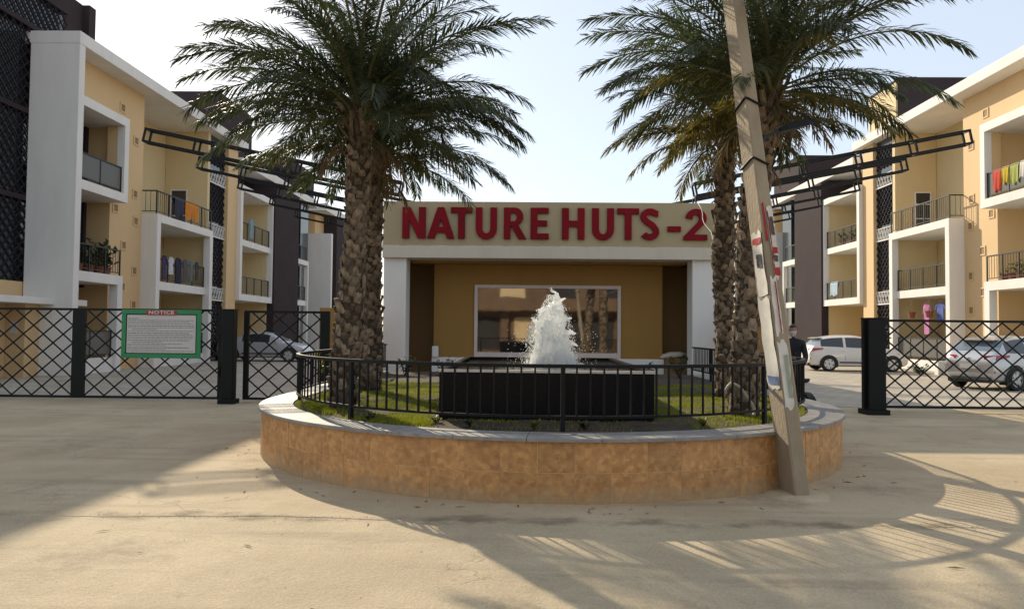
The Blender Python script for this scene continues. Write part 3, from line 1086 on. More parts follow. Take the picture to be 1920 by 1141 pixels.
box_part('side_wall', M['ochre'], gate_house, GX1 - .25, GX1 - .02, GY + .70, GY + 14.5, 0, 4.35)
box_part('rear_wall', M['ochre'], gate_house, GX0 + .25, GX1 - .25, GY + 14.2, GY + 14.5, 0, 4.35)
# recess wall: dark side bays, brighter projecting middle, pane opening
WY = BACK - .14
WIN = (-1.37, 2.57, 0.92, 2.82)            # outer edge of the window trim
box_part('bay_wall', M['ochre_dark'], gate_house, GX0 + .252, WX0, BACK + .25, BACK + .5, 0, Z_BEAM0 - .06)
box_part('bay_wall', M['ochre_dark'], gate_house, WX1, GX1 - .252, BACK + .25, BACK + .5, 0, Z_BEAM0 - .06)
wall = MB()
wall.box(WX0, WX1, WY, BACK + .5, WIN[3], Z_BEAM0 - .06)
wall.box(WX0, WIN[0], WY, BACK + .5, .86, WIN[3])
wall.box(WIN[1], WX1, WY, BACK + .5, .86, WIN[3])
wall.build('recess_wall', M['ochre'], gate_house)
box_part('plinth', M['white'], gate_house, WX0 - .04, WX1 + .04, WY - .05, BACK + .5, 0, .86, bevel=.01)
box_part('plinth_end', M['white'], gate_house, WX0 - .03, WX0 + .15, WY - .12, WY - .052, .86, 1.16, bevel=.03)
fr = MB()
t = .085
fr.box(WIN[0], WIN[1], WY - .05, WY + .08, WIN[3] - t, WIN[3])
fr.box(WIN[0], WIN[1], WY - .05, WY + .08, WIN[2] - .055, WIN[2] + t)
fr.box(WIN[0], WIN[0] + t, WY - .05, WY + .08, WIN[2] + t, WIN[3] - t)
fr.box(WIN[1] - t, WIN[1], WY - .05, WY + .08, WIN[2] + t, WIN[3] - t)
window = fr.build('window_frame', M['trim_pink'], gate_house)
box_part('pane', M['glass_lobby'], window, WIN[0] + t, (WIN[0] + WIN[1]) / 2 - .003, WY + .03, WY + .05, WIN[2] + t, WIN[3] - t)
box_part('pane', M['glass_lobby'], window, (WIN[0] + WIN[1]) / 2 + .003, WIN[1] - t, WY + .03, WY + .05, WIN[2] + t, WIN[3] - t)

# ---- lettering, drawn as outlines and extruded
def arc(cx, cy, rx, ry, a0, a1, n=14):
    return [(cx + rx * math.cos(R(a0 + (a1 - a0) * i / n)), cy + ry * math.sin(R(a0 + (a1 - a0) * i / n))) for i in range(n + 1)]

def stroke(path, t):
    l, r = [], []
    for i, p in enumerate(path):
        a = Vector(path[max(i - 1, 0)])
        b = Vector(path[min(i + 1, len(path) - 1)])
        d = (b - a).normalized()
        nrm = Vector((-d.y, d.x))
        l.append((p[0] + nrm.x * t / 2, p[1] + nrm.y * t / 2))
        r.append((p[0] - nrm.x * t / 2, p[1] - nrm.y * t / 2))
    return l + r[::-1]

def glyph(c):
    t = .21
    if c == 'N':
        return [[(0, 0), (t, 0), (t, .60), (.50, 0), (.74, 0), (.74, 1), (.53, 1), (.53, .42), (.24, 1), (0, 1)]], .74
    if c == 'A':
        return [[(0, 0), (.225, 0), (.29, .19), (.57, .19), (.635, 0), (.86, 0), (.53, 1), (.33, 1)], [(.345, .36), (.43, .64), (.515, .36)]], .86
    if c == 'T':
        return [[(.245, 0), (.455, 0), (.455, .83), (.70, .83), (.70, 1), (0, 1), (0, .83), (.245, .83)]], .70
    if c == 'U':
        o = [(0, 1), (0, .33)] + arc(.35, .33, .35, .35, 180, 360)[1:] + [(.70, 1), (.49, 1), (.49, .34)] + arc(.35, .34, .14, .18, 0, -180)[1:] + [(.21, 1)]
        return [o], .70
    if c == 'R':
        o = [(0, 0), (t, 0), (t, .40), (.26, .40), (.49, 0), (.74, 0), (.47, .44)] + arc(.36, .715, .27, .285, -62, 90, 14) + [(0, 1)]
        h = [(t, .56), (.33, .56)] + arc(.33, .70, .10, .14, -90, 90, 10)[1:] + [(t, .84)]
        return [o, h], .74
    if c == 'E':
        return [[(0, 0), (.58, 0), (.58, .17), (t, .17), (t, .42), (.53, .42), (.53, .59), (t, .59), (t, .83), (.58, .83), (.58, 1), (0, 1)]], .58
    if c == 'H':
        return [[(0, 0), (t, 0), (t, .41), (.51, .41), (.51, 0), (.72, 0), (.72, 1), (.51, 1), (.51, .59), (t, .59), (t, 1), (0, 1)]], .72
    if c == 'S':
        p = [(.585, .84)] + arc(.33, .735, .215, .175, 38, 180, 12) + [(.155, .62), (.33, .515), (.50, .40)] + arc(.32, .27, .215, .185, 0, -150, 14)[1:]
        q = [p[0]]
        for a, b in zip(p[:-1], p[1:]):
            q.append(((a[0] + b[0]) / 2, (a[1] + b[1]) / 2))
        q.append(p[-1])
        p = q
        return [stroke(p, .185)], .66
    if c == '-':
        return [[(0, .27), (.42, .27), (.42, .43), (0, .43)]], .42
    if c == '2':
        o = [(0, 0), (.66, 0), (.66, .17), (.28, .17), (.50, .44)] + arc(.35, .69, .29, .31, -25, 175, 16) + [(.245, .68)] + arc(.345, .70, .10, .135, 180, -25, 10)[1:] + [(.385, .55), (0, .10)]
        return [o], .66
    return [], .5

def letter(c, x0, x1, z0, z1, y, depth, m, parent, name='letter'):
    loops, w = glyph(c)
    cu = bpy.data.curves.new(name, 'CURVE')
    cu.dimensions = '2D'
    cu.fill_mode = 'BOTH'
    cu.extrude = depth / 2
    cu.bevel_depth = min(0.006, depth * .1)
    for lp in loops:
        sp = cu.splines.new('POLY')
        sp.points.add(len(lp) - 1)
        for i, (a, b) in enumerate(lp):
            sp.points[i].co = (x0 + (x1 - x0) * a / w, z0 + (z1 - z0) * b, 0, 1)
        sp.use_cyclic_u = True
    tmp = bpy.data.objects.new('tmp', cu)
    COL.objects.link(tmp)
    dg = bpy.context.evaluated_depsgraph_get()
    me = bpy.data.meshes.new_from_object(tmp.evaluated_get(dg))
    bpy.data.objects.remove(tmp)
    me.transform(Matrix(((1, 0, 0, 0), (0, 0, -1, y), (0, 1, 0, 0), (0, 0, 0, 1))))
    me.materials.clear()
    me.materials.append(m)
    return link(name, me, parent)

SX = lambda u: -3.66 + (u - 52) / (1850 - 52) * 8.56     # along the sign panel
for c, a, b in [('N', 158, 281), ('A', 292, 436), ('T', 418, 532), ('U', 552, 664), ('R', 703, 822), ('E', 846, 941), ('H', 1014, 1133),
                ('U', 1175, 1290), ('T', 1310, 1423), ('S', 1428, 1538), ('-', 1578, 1646), ('2', 1662, 1786)]:
    up = {'T': 0.0}.get(c, 0)
    dy = 0.0
    if c == 'T':
        dy = .006
    letter(c, SX(a), SX(b), 3.93, 4.72, GY - .036 - dy, .055, M['red'], gate_house)

# low ochre side walls running from the gatehouse to the gates
w = MB().box(-4.95, GX0 - .004, 17.9, 18.15, 0, 2.1).build('boundary_wall', M['ochre'])
tag(w, 'low ochre wall stub left of the gatehouse behind the palms', 'wall')
w = MB().box(GX1 + .004, 6.15, 17.9, 18.15, 0, 2.08).build('boundary_wall', M['ochre'])
tag(w, 'low ochre wall stub right of the gatehouse behind the utility pole', 'wall')

# pale sack lying on the right of the recess
sk = bmesh.new()
bmesh.ops.create_uvsphere(sk, u_segments=24, v_segments=12, radius=1)
for v in sk.verts:
    f_ = 1 + .18 * noise.noise(v.co * 2.2)
    v.co = Vector((v.co.x * .36 * f_, v.co.y * .2 * f_, max(-.06, v.co.z * .10 * f_) + .03 * v.co.x))
me = bpy.data.meshes.new('sack')
sk.to_mesh(me)
sk.free()
me.materials.append(M['sack'])
me.polygons.foreach_set('use_smooth', [True] * len(me.polygons))
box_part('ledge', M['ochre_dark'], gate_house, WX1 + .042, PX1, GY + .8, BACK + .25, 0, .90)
o = link('sack', me)
o.location = (3.98, GY + 1.2, .96)
tag(o, 'pale cloth sack lying in the right bay of the gatehouse', 'sack')

# ------------------------------------------------------------------ steel wing frames on the gatehouse roof
def wing(side, y, tipx, tipz, inx, inz, label, group):
    t = thing('steel_wing', label, 'steel frame', (inx, y, 4.55), 0, group)
    hy, hz = .16, .165
    d = Vector((tipx - inx, 0, tipz - inz))
    L_ = d.length
    u = d.normalized()
    n = Vector((-u.z * side, 0, u.x * side))
    if n.z < 0:
        n = -n
    base = Vector((inx, y, inz))
    for sy in (-1, 1):
        for sz in (-1, 1):
            a = base + Vector((0, sy * hy, 0)) + n * (sz * hz)
            MB().bar(a, a + d, .054).build('chord', M['black_metal'], t)
    for fr_ in (0.0, .20, .40, .60, .80, .997):
        c = base + d * fr_
        b_ = MB()
        for sy in (-1, 1):
            b_.bar(c + Vector((0, sy * hy, 0)) - n * (hz - .027), c + Vector((0, sy * hy, 0)) + n * (hz - .027), .046)
        for sz in (-1, 1):
            b_.bar(c + Vector((0, -hy + .027, 0)) + n * (sz * hz), c + Vector((0, hy - .027, 0)) + n * (sz * hz), .046)
        b_.build('cross_frame', M['black_metal'], t)
    # legs standing on the roof
    lg = MB()
    for sy in (-1, 1):
        lg.bar((inx, y + sy * hy, 4.552), (inx, y + sy * hy, inz - hz - .02), .04)
        lg.bar((inx - side * -.75, y + sy * hy, 4.552), (inx - side * -.75, y + sy * hy, inz - hz + .14), .04)
    lg.bar((inx + .02 * side, y - hy, 4.58), (inx + side * .73, y - hy, inz - .06), .03)
    lg.build('support', M['black_metal'], t)

ords = ['first', 'second', 'third', 'fourth', 'fifth']
for k in range(5):
    y = GY + .5 + 3.25 * k
    wing(-1, y, -10.1, 6.66, -3.3, 5.28,
         ['longest looking black steel frame on the left, nearest the sign', 'black steel frame second from the front on the left',
          'middle black steel frame of the left wing', 'fourth black steel frame of the left wing, behind the palms',
          'rearmost black steel frame of the left wing'][k], 'steel frames over the left drive')
    wing(1, y, 11.5, 6.72, 4.4, 5.30,
         ['longest looking black steel frame on the right, nearest the sign', 'black steel frame second from the front on the right',
          'middle black steel frame of the right wing', 'fourth black steel frame of the right wing, behind the pole',
          'rearmost black steel frame of the right wing'][k], 'steel frames over the right drive')

# ------------------------------------------------------------------ gates
def lattice(t, x0, x1, z0, z1, y, pitch, slope, w=.022, prnt=None):
    """two crossing sets of flat bars clipped to the panel"""
    H = z1 - z0
    w = .031
    run = H / slope
    for sgn, yo in ((1, -.007), (-1, .007)):
        k = -int(run / pitch) - 1
        while x0 + k * pitch < x1 + run:
            xa = x0 + k * pitch if sgn > 0 else x0 + k * pitch
            xb = xa + run * sgn
            a = Vector((xa, y + yo, z0))
            b = Vector((xb, y + yo, z1))
            # clip in x
            pts = []
            for lim in (x0, x1):
                pass
            t0, t1 = 0.0, 1.0
            dx = xb - xa
            for lim, s_ in ((x0, 1), (x1, -1)):
                # need s_*(x-lim)>=0
                fa = s_ * (xa - lim)
                fb = s_ * (xb - lim)
                if fa < 0 and fb < 0:
                    t0 = 2
                elif fa < 0:
                    t0 = max(t0, fa / (fa - fb))
                elif fb < 0:
                    t1 = min(t1, fa / (fa - fb))
            if t1 - t0 > .02:
                p = a.lerp(b, t0)
                q = a.lerp(b, t1)
                MB().bar(p, q, .010, w, up=(0, 1, 0)) if False else None
                m_ = MB()
                m_.bar(p, q, w, .010, up=(0, 1, 0))
                m_.build('lattice_bar', M['gate_metal'], t)
            k += 1

def gate(label, xa, xb, y, z0, z1, stiles, pitch, slope, lock=None):
    t = thing('lattice_gate', label, 'gate', ((xa + xb) / 2, y, 0), 0, 'lattice gates across the two drives')
    box_part('top_rail', M['gate_metal'], t, xa, xb, y - .025, y + .025, z1 - .05, z1)
    box_part('bottom_rail', M['gate_metal'], t, xa, xb, y - .025, y + .025, z0, z0 + .05)
    xs = []
    for (a, b) in stiles:
        box_part('stile', M['gate_metal'], t, a, b, y - .03, y + .03, z0 + .051, z1 - .051)
        xs.append((a, b))
    xs.sort()
    for (a0, b0), (a1, b1) in zip(xs[:-1], xs[1:]):
        lattice(t, b0, a1, z0 + .05, z1 - .05, y, pitch, slope)
    if lock is not None:
        lk = MB().box(lock - .07, lock + .07, y - .07, y - .032, 1.42, 1.62)
        lk.bar((lock, y - .06, 1.52), (lock + .16, y - .06, 1.52), .025)
        lk.build('latch', M['gate_metal'], t)
        hg = MB().tube([(lock, y - .05, .55), (lock, y - .05, .75)], .02, 8)
        hg.build('hinge', M['gate_metal'], t)
    return t

YL, YR = 16.0, 15.55
gate('long black lattice gate carrying the green notice', -12.9, -6.52, YL, .06, 1.99,
     [(-12.9, -12.82), (-9.78, -9.50), (-6.60, -6.52)], .435, .86, lock=-6.56)
gate('short black lattice wicket gate beside the curved planter', -6.05, -4.2, YL, .06, 1.97,
     [(-6.05, -5.94), (-4.40, -4.2)], .435, .86)
gate('black lattice gate before the silver car', 7.32, 13.5, YR, .08, 1.90,
     [(7.32, 7.42), (13.4, 13.5)], .40, .86, lock=7.36)

def gate_post(label, x, y, w, h):
    t = thing('gate_post', label, 'gate post', (x, y, 0), 0, 'black steel gate posts')
    mb = MB()
    mb.box(x - w / 2, x + w / 2, y - w / 2, y + w / 2, 0.10, h)
    mb.build('shaft', M['gate_metal'], t, bevel=.008)
    box_part('base_plate', M['gate_metal'], t, x - w / 2 - .05, x + w / 2 + .05, y - w / 2 - .05, y + w / 2 + .05, 0, .10)
    box_part('cap', M['gate_metal'], t, x - w / 2 - .012, x + w / 2 + .012, y - w / 2 - .012, y + w / 2 + .012, h, h + .02)
    if w > .3:
        box_part('channel', M['gate_metal'], t, x - w / 2 - .055, x - w / 2 - .002, y - .06, y + .02, .12, h - .02)
gate_post('black square gate post between the notice gate and the wicket', -6.25, 15.72, .235, 1.97)
gate_post('wide black gate post beside the right entrance', 6.98, 15.1, .34, 1.90)

# ------------------------------------------------------------------ notice board on the left gate
nb = thing('notice_board', 'green bordered notice board fixed on the left lattice gate', 'notice board', (-7.85, YL - .06, 1.4))
bx0, bx1, bz0, bz1, by = -8.68, -6.96, .93, 1.97, YL - .05
m_ = MB()
tt = .095
m_.box(bx0, bx1, by - .03, by, bz1 - tt, bz1)
m_.box(bx0, bx1, by - .03, by, bz0, bz0 + tt)
m_.box(bx0, bx0 + tt, by - .03, by, bz0 + tt, bz1 - tt)
m_.box(bx1 - tt, bx1, by - .03, by, bz0 + tt, bz1 - tt)
m_.build('border', M['board_green'], nb, bevel=.006)
box_part('panel', M['board_white'], nb, bx0 + tt, bx1 - tt, by - .020, by - .004, bz0 + tt, bz1 - tt)
m_ = MB()
e = .018
for (a, b, c, d) in [(bx0 + tt, bx1 - tt, bz1 - tt - e, bz1 - tt), (bx0 + tt, bx1 - tt, bz0 + tt, bz0 + tt + e),
                     (bx0 + tt, bx0 + tt + e, bz0 + tt + e, bz1 - tt - e), (bx1 - tt - e, bx1 - tt, bz0 + tt + e, bz1 - tt - e)]:
    m_.box(a, b, by - .0245, by - .0202, c, d)
m_.build('inner_line', M['gate_metal'], nb)
m_ = MB()
cx = (bx0 + bx1) / 2
m_.add([(cx - .32, by - .036, bz1 - .115), (cx + .32, by - .036, bz1 - .115), (cx + .345, by - .036, bz1 - .06), (cx + .32, by - .036, bz1 - .012), (cx - .32, by - .036, bz1 - .012), (cx - .345, by - .036, bz1 - .06),
        (cx - .32, by - .02, bz1 - .115), (cx + .32, by - .02, bz1 - .115), (cx + .345, by - .02, bz1 - .06), (cx + .32, by - .02, bz1 - .012), (cx - .32, by - .02, bz1 - .012), (cx - .345, by - .02, bz1 - .06)],
       [(0, 1, 2, 3, 4, 5)] + [(i, (i + 1) % 6, (i + 1) % 6 + 6, i + 6) for i in range(6)])
m_.build('title_plate', M['board_red'], nb)
tcu = bpy.data.curves.new('title', 'FONT')
tcu.body = 'NOTICE'
tcu.size = .125
tcu.align_x = 'CENTER'
tcu.align_y = 'CENTER'
tcu.offset = .004
tcu.space_character = 1.12
tcu.extrude = .002
to = bpy.data.objects.new('tmp', tcu)
COL.objects.link(to)
me = bpy.data.meshes.new_from_object(to.evaluated_get(bpy.context.evaluated_depsgraph_get()))
bpy.data.objects.remove(to)
me.transform(Matrix(((1.12, 0, 0, cx), (0, 0, -1, by - .0385), (0, .78, 0, bz1 - .062), (0, 0, 0, 1))))
me.materials.clear()
me.materials.append(M['board_white'])
link('title', me, nb)
rn = random.Random(21)
m_ = MB()
z = bz1 - .20
row = 0
while z > bz0 + .14:
    x = bx0 + .135
    xe = bx1 - .15 - rn.choice([0, 0, 0, .1, .25, .6, .02])
    if row == 0:
        xe = bx0 + .38
    if row % 7 == 6:
        x += .08
        xe = bx0 + rn.uniform(.7, 1.1)
    hgt = .013 if row % 4 else .017
    while x < xe:
        wl_ = rn.uniform(.03, .11)
        m_.add([(x, by - .0215, z), (min(x + wl_, xe), by - .0215, z), (min(x + wl_, xe), by - .0215, z + hgt), (x, by - .0215, z + hgt)], [(0, 1, 2, 3)])
        x += wl_ + .012
    z -= .036 + (.012 if row % 4 == 3 else 0)
    row += 1
m_.build('text_lines', M['board_ink'], nb, recalc=False)

# ------------------------------------------------------------------ date palms
def frond_mesh(seed, a0, bend, L_, m, nl=62, leafl=.42, dens=1.0, droop=.35):
    rnd = random.Random(seed)
    mb = MB()
    N = 22
    pts = []
    p = Vector((0, 0, 0))
    side = rnd.uniform(-.25, .25)
    for i in range(N + 1):
        t = i / N
        ang = R(a0 - bend * t ** 1.35)
        pts.append((p.copy(), ang, side * t * t))
        st = L_ / N
        p = p + Vector((math.cos(ang) * st, side * t * st * 1.5, math.sin(ang) * st))
    # rachis: tapering, flattened three-sided rib
    vs = []
    for i, (q, ang, s_) in enumerate(pts):
        t = i / N
        w = .030 * (1 - t) ** .8 + .004
        h = .018 * (1 - t) ** .8 + .003
        up = Vector((-math.sin(ang), 0, math.cos(ang)))
        vs += [q + Vector((0, w, 0)), q - Vector((0, w, 0)), q - up * h * 1.4]
    fs = []
    for i in range(N):
        for k in range(3):
            k2 = (k + 1) % 3
            fs.append((i * 3 + k, i * 3 + k2, (i + 1) * 3 + k2, (i + 1) * 3 + k))
    mb.add(vs, fs)
    nrach = len(mb.f)
    for sgn in (-1, 1):
        for k in range(nl):
            t = .10 + .90 * (k + rnd.uniform(-.35, .35)) / nl
            if rnd.random() > dens:
                continue
            t = min(max(t, .08), .995)
            fi = t * N
            i = min(int(fi), N - 1)
            u = fi - i
            q = pts[i][0].lerp(pts[i + 1][0], u)
            ang = pts[i][1]
            T = Vector((math.cos(ang), pts[i][2] * .6, math.sin(ang))).normalized()
            U = Vector((-math.sin(ang), 0, math.cos(ang)))
            S = Vector((0, sgn, 0))
            if t < .2:
                l = leafl * (.25 + 2.2 * (t - .08))
            else:
                l = leafl * (1.0 - .55 * max(0, (t - .45) / .55) ** 1.3)
            l *= rnd.uniform(.78, 1.12)
            fw = .55 + .65 * t + rnd.uniform(-.16, .16)
            lift = rnd.choice([.75, .35, -.05, -.4]) + rnd.uniform(-.15, .15)
            d = (T * fw + S * (1.0 - .35 * t) + U * lift * (1 - .5 * t)).normalized()
            wv = d.cross(Vector((rnd.uniform(-.5, .5), rnd.uniform(-.5, .5), 1))).normalized() * rnd.uniform(.0080, .0118)
            g = Vector((0, 0, -1))
            p1 = q + d * l * .38 + g * l * .03
            p2 = q + d * l * .75 + g * l * (.12 + droop * .15)
            p3 = q + d * l + g * l * (.2 + droop * .45 * rnd.random())
            mb.add([q, p1 + wv, p1 - wv, p2 + wv * .8, p2 - wv * .8, p3], [(0, 1, 2), (1, 3, 4, 2), (3, 5, 4)])
    me = mb.mesh('frond', m, recalc=False)
    me.materials.append(M['rachis'])
    me.polygons.foreach_set('material_index', [1] * nrach + [0] * (len(mb.f) - nrach))
    return me

FR = {}
def frond_set(kind, m, specs):
    FR[kind] = [frond_mesh(s, a0, bend, L_, m, nl, ll, dn, dr) for (s, a0, bend, L_, nl, ll, dn, dr) in specs]
frond_set('spear', M['frond'], [(1, 84, 35, 2.3, 116, .38, 1, .1), (2, 80, 45, 2.5, 116, .40, 1, .2), (3, 76, 55, 2.6, 118, .40, 1, .2)])
frond_set('high', M['frond'], [(4, 62, 70, 2.75, 128, .42, 1, .3), (5, 56, 66, 2.8, 128, .42, 1, .35), (6, 50, 75, 2.8, 128, .42, 1, .35), (7, 45, 60, 2.85, 128, .40, 1, .3)])
frond_set('mid', M['frond'], [(8, 40, 70, 2.8, 128, .42, 1, .4), (9, 33, 62, 2.8, 128, .42, .97, .4), (10, 28, 72, 2.7, 124, .41, .97, .4), (11, 36, 80, 2.65, 124, .41, .97, .5)])
frond_set('low', M['frond'], [(12, 22, 66, 2.5, 120, .40, .95, .5), (13, 15, 58, 2.4, 118, .40, .95, .5), (14, 8, 56, 2.2, 112, .38, .92, .5)])
frond_set('yellow', M['frond_yellow'], [(15, 16, 62, 2.2, 112, .38, .9, .5), (16, 4, 56, 1.9, 104, .36, .85, .5), (17, 26, 76, 2.1, 110, .36, .9, .5)])
frond_set('dry', M['frond_dry'], [(18, -25, 50, 1.2, 52, .30, .6, .7), (19, -38, 40, 1.0, 50, .28, .55, .8)])

lbm = MB()
lbm.add([(-.058, 0, -.06), (.058, 0, -.06), (.062, .018, .02), (-.062, .018, .02), (-.040, .052, .078), (.040, .052, .078), (-.030, .062, .066), (.030, .062, .066), (0, .045, -.02), (-.03, .0, .08), (.03, .0, .08)],
        [(0, 1, 8), (1, 2, 8), (0, 8, 3), (8, 2, 7), (8, 6, 3), (8, 7, 6), (6, 7, 5, 4), (2, 5, 7), (3, 6, 4), (4, 5, 10, 9), (2, 10, 5), (3, 4, 9)])
leafbase_me = lbm.mesh('leaf_base', M['leafbase'], recalc=False)
stub = MB()
stub.add([(-.045, 0, -.06), (.045, 0, -.06), (.032, .09, .16), (-.032, .09, .16), (0, .03, -.06), (0, .125, .15)],
         [(0, 4, 5, 3), (4, 1, 2, 5), (3, 5, 2), (0, 3, 2, 1)])
stub_me = stub.mesh('leaf_base', M['leafbase'], recalc=False)

def palm(label, x, y, z0, zc, lean, r0, r1, seed, sc=1.0, nf=54, yellow=6, azbias=0.0, dry=3):
    rnd = random.Random(seed)
    t = thing('date_palm', label, 'palm tree', (x, y, z0), 0, 'date palms in the planter')
    H = zc - z0
    def axis(u):
        return Vector((lean[0] * u ** 1.3 + .03 * math.sin(u * 5 + seed), lean[1] * u ** 1.3, H * u))
    def rad(u):
        return r0 + (r1 - r0) * u + .012 * max(0, .12 - u) / .12 + .02 * math.sin(u * 9 + seed)
    tr = MB()
    tr.tube([axis(i / 24) for i in range(25)], [rad(i / 24) for i in range(25)], 14)
    tr.build('trunk', M['bark'], t, local=True, smooth=True)
    NB = 296
    for k in range(NB):
        u = .012 + .985 * k / NB
        a = k * 2.39996 + rnd.uniform(-.12, .12)
        c = axis(u)
        rr_ = rad(u) - .012
        upper = u > .86
        s_ = rnd.uniform(.70, 1.22) * (r0 / .172)
        mx = (Matrix.Translation(c + Vector((math.cos(a) * rr_, math.sin(a) * rr_, 0))) @ Matrix.Rotation(a - PI / 2, 4, 'Z')
              @ Matrix.Rotation(rnd.uniform(-.35, .25), 4, 'X') @ Matrix.Rotation(rnd.uniform(-.4, .4), 4, 'Y') @ Matrix.Diagonal((s_, s_ * rnd.uniform(.35, 1.05), s_ * rnd.uniform(.75, 1.4), 1)))
        if upper:
            q = .8 + 1.0 * (u - .86) / .14
            mx = mx @ Matrix.Diagonal((1, q, q, 1))
        place('leaf_base', stub_me if upper else leafbase_me, t, mx)
    top = axis(1.0)
    kinds = ['spear'] * 8 + ['high'] * 14 + ['mid'] * 16 + ['low'] * 14
    for k in range(nf):
        kd = kinds[int(k / nf * len(kinds))]
        if yellow and kd in ('low', 'mid') and rnd.random() < yellow / 22:
            kd = 'yellow'
        a = k * 2.39996 + rnd.uniform(-.2, .2) + azbias
        h = {'spear': .12, 'high': .06, 'mid': -.05, 'low': -.18, 'yellow': -.20}[kd]
        s_ = sc * rnd.uniform(.88, 1.1)
        mx = (Matrix.Translation(top + Vector((math.cos(a) * .07, math.sin(a) * .07, h + rnd.uniform(-.05, .05)))) @ Matrix.Rotation(a, 4, 'Z')
              @ Matrix.Rotation(rnd.uniform(-.10, .10), 4, 'Y') @ Matrix.Rotation(rnd.uniform(-.3, .3), 4, 'X') @ Matrix.Scale(s_, 4))
        place('frond', rnd.choice(FR[kd]), t, mx)
    for k in range(dry):
        a = rnd.uniform(0, 2 * PI)
        mx = Matrix.Translation(top + Vector((math.cos(a) * .1, math.sin(a) * .1, -.32))) @ Matrix.Rotation(a, 4, 'Z') @ Matrix.Scale(sc * rnd.uniform(.8, 1.1), 4)
        place('frond', rnd.choice(FR['dry']), t, mx)
    return t

palm('thick date palm left of the sign, nearer of the left pair', -2.28, 9.35, SOILZ - .03, 4.38, (.22, 0), .152, .135, 31, .84, 64, 3, 0, 5)
palm('darker date palm just behind the thick left palm', -2.50, 12.0, SOILZ - .03, 4.50, (.06, 0), .150, .135, 32, .85, 54, 6, .6, 5)
palm('date palm right of the sign, nearer and taller of the right pair', 2.58, 9.0, SOILZ - .03, 4.66, (.36, 0), .150, .13, 33, .82, 60, 7, .3, 5)
palm('dark date palm behind the right one, against the sign end', 3.05, 11.4, SOILZ - .03, 4.80, (-.02, 0), .150, .13, 34, .81, 52, 12, 1.1, 6)

# ------------------------------------------------------------------ utility pole
pole = thing('utility_pole', 'leaning concrete utility pole plastered with torn posters', 'utility pole', (2.70, 7.50, 0))
PB = Vector((2.70, 7.50, -.1))
PD = Vector((-.122, .0, 1.0)).normalized()
pr = R(8)
AX = Vector((math.cos(pr), math.sin(pr), 0))        # across the front face
AY = Vector((-math.sin(pr), math.cos(pr), 0))       # along the broad left face
def pole_pt(h, u, v):
    k = 1 - .045 * h
    return PB + PD * h + AX * (u * .077 * k) + AY * (v * .165 * k)
def pole_mesh():
    mb = MB()
    vs = []
    hs = [0, .5, 1, 2, 3, 4, 5, 6, 7.2]
    for h in hs:
        for (u, v) in [(-.8, -1), (.8, -1), (1, -.9), (1, .9), (.8, 1), (-.8, 1), (-1, .9), (-1, -.9)]:
            vs.append(pole_pt(h, u, v))
    fs = []
    for i in range(len(hs) - 1):
        for k in range(8):
            k2 = (k + 1) % 8
            fs.append((i * 8 + k, i * 8 + k2, (i + 1) * 8 + k2, (i + 1) * 8 + k))
    fs.append(tuple(range(8))[::-1])
    fs.append(tuple((len(hs) - 1) * 8 + k for k in range(8)))
    mb.add(vs, fs)
    mb.build('shaft', M['concrete'], pole)
    # concrete collar heaped at the foot
    f = MB()
    vs = []
    n = 26
    for j, (rr_, z) in enumerate([(.36, -.02), (.30, .012), (.24, .028), (.02, .035)]):
        for k in range(n):
            a = 2 * PI * k / n
            q = rr_ * (1 + .18 * noise.noise((math.cos(a) * 2, math.sin(a) * 2, j)))
            vs.append((PB.x + q * math.cos(a), PB.y + q * math.sin(a), z))
    f.add(vs, [(j * n + k, j * n + (k + 1) % n, (j + 1) * n + (k + 1) % n, (j + 1) * n + k) for j in range(3) for k in range(n)])
    f.build('footing', M['apron'], pole, smooth=True)
pole_mesh()

def pole_sheet(name, m, face, h0, h1, u0, u1, off, curl=.0, seed=0, ragged=.03):
    """a pasted paper following the pole's face"""
    rnd = random.Random(seed)
    mb = MB()
    vs = []
    n, k = 10, 4
    for i in range(n + 1):
        h = h0 + (h1 - h0) * i / n
        for j in range(k + 1):
            u = u0 + (u1 - u0) * j / k
            o_ = off + curl * (abs(j - k / 2) / (k / 2)) ** 2 * rnd.uniform(.3, 1)
            hh_ = h + (rnd.uniform(-ragged, ragged) if i in (0, n) else 0)
            uu = u + (rnd.uniform(-.06, .06) if j in (0, k) else 0) * (1 if ragged > .005 else 0)
            if face == 'left':
                p = pole_pt(hh_, -1, uu) - AX * o_
            else:
                p = pole_pt(hh_, uu, -1) - AY * o_
            vs.append(p)
    fs = [(i * (k + 1) + j, i * (k + 1) + j + 1, (i + 1) * (k + 1) + j + 1, (i + 1) * (k + 1) + j) for i in range(n) for j in range(k)]
    mb.add(vs, fs)
    return mb.build(name, m, pole, smooth=True, recalc=False)

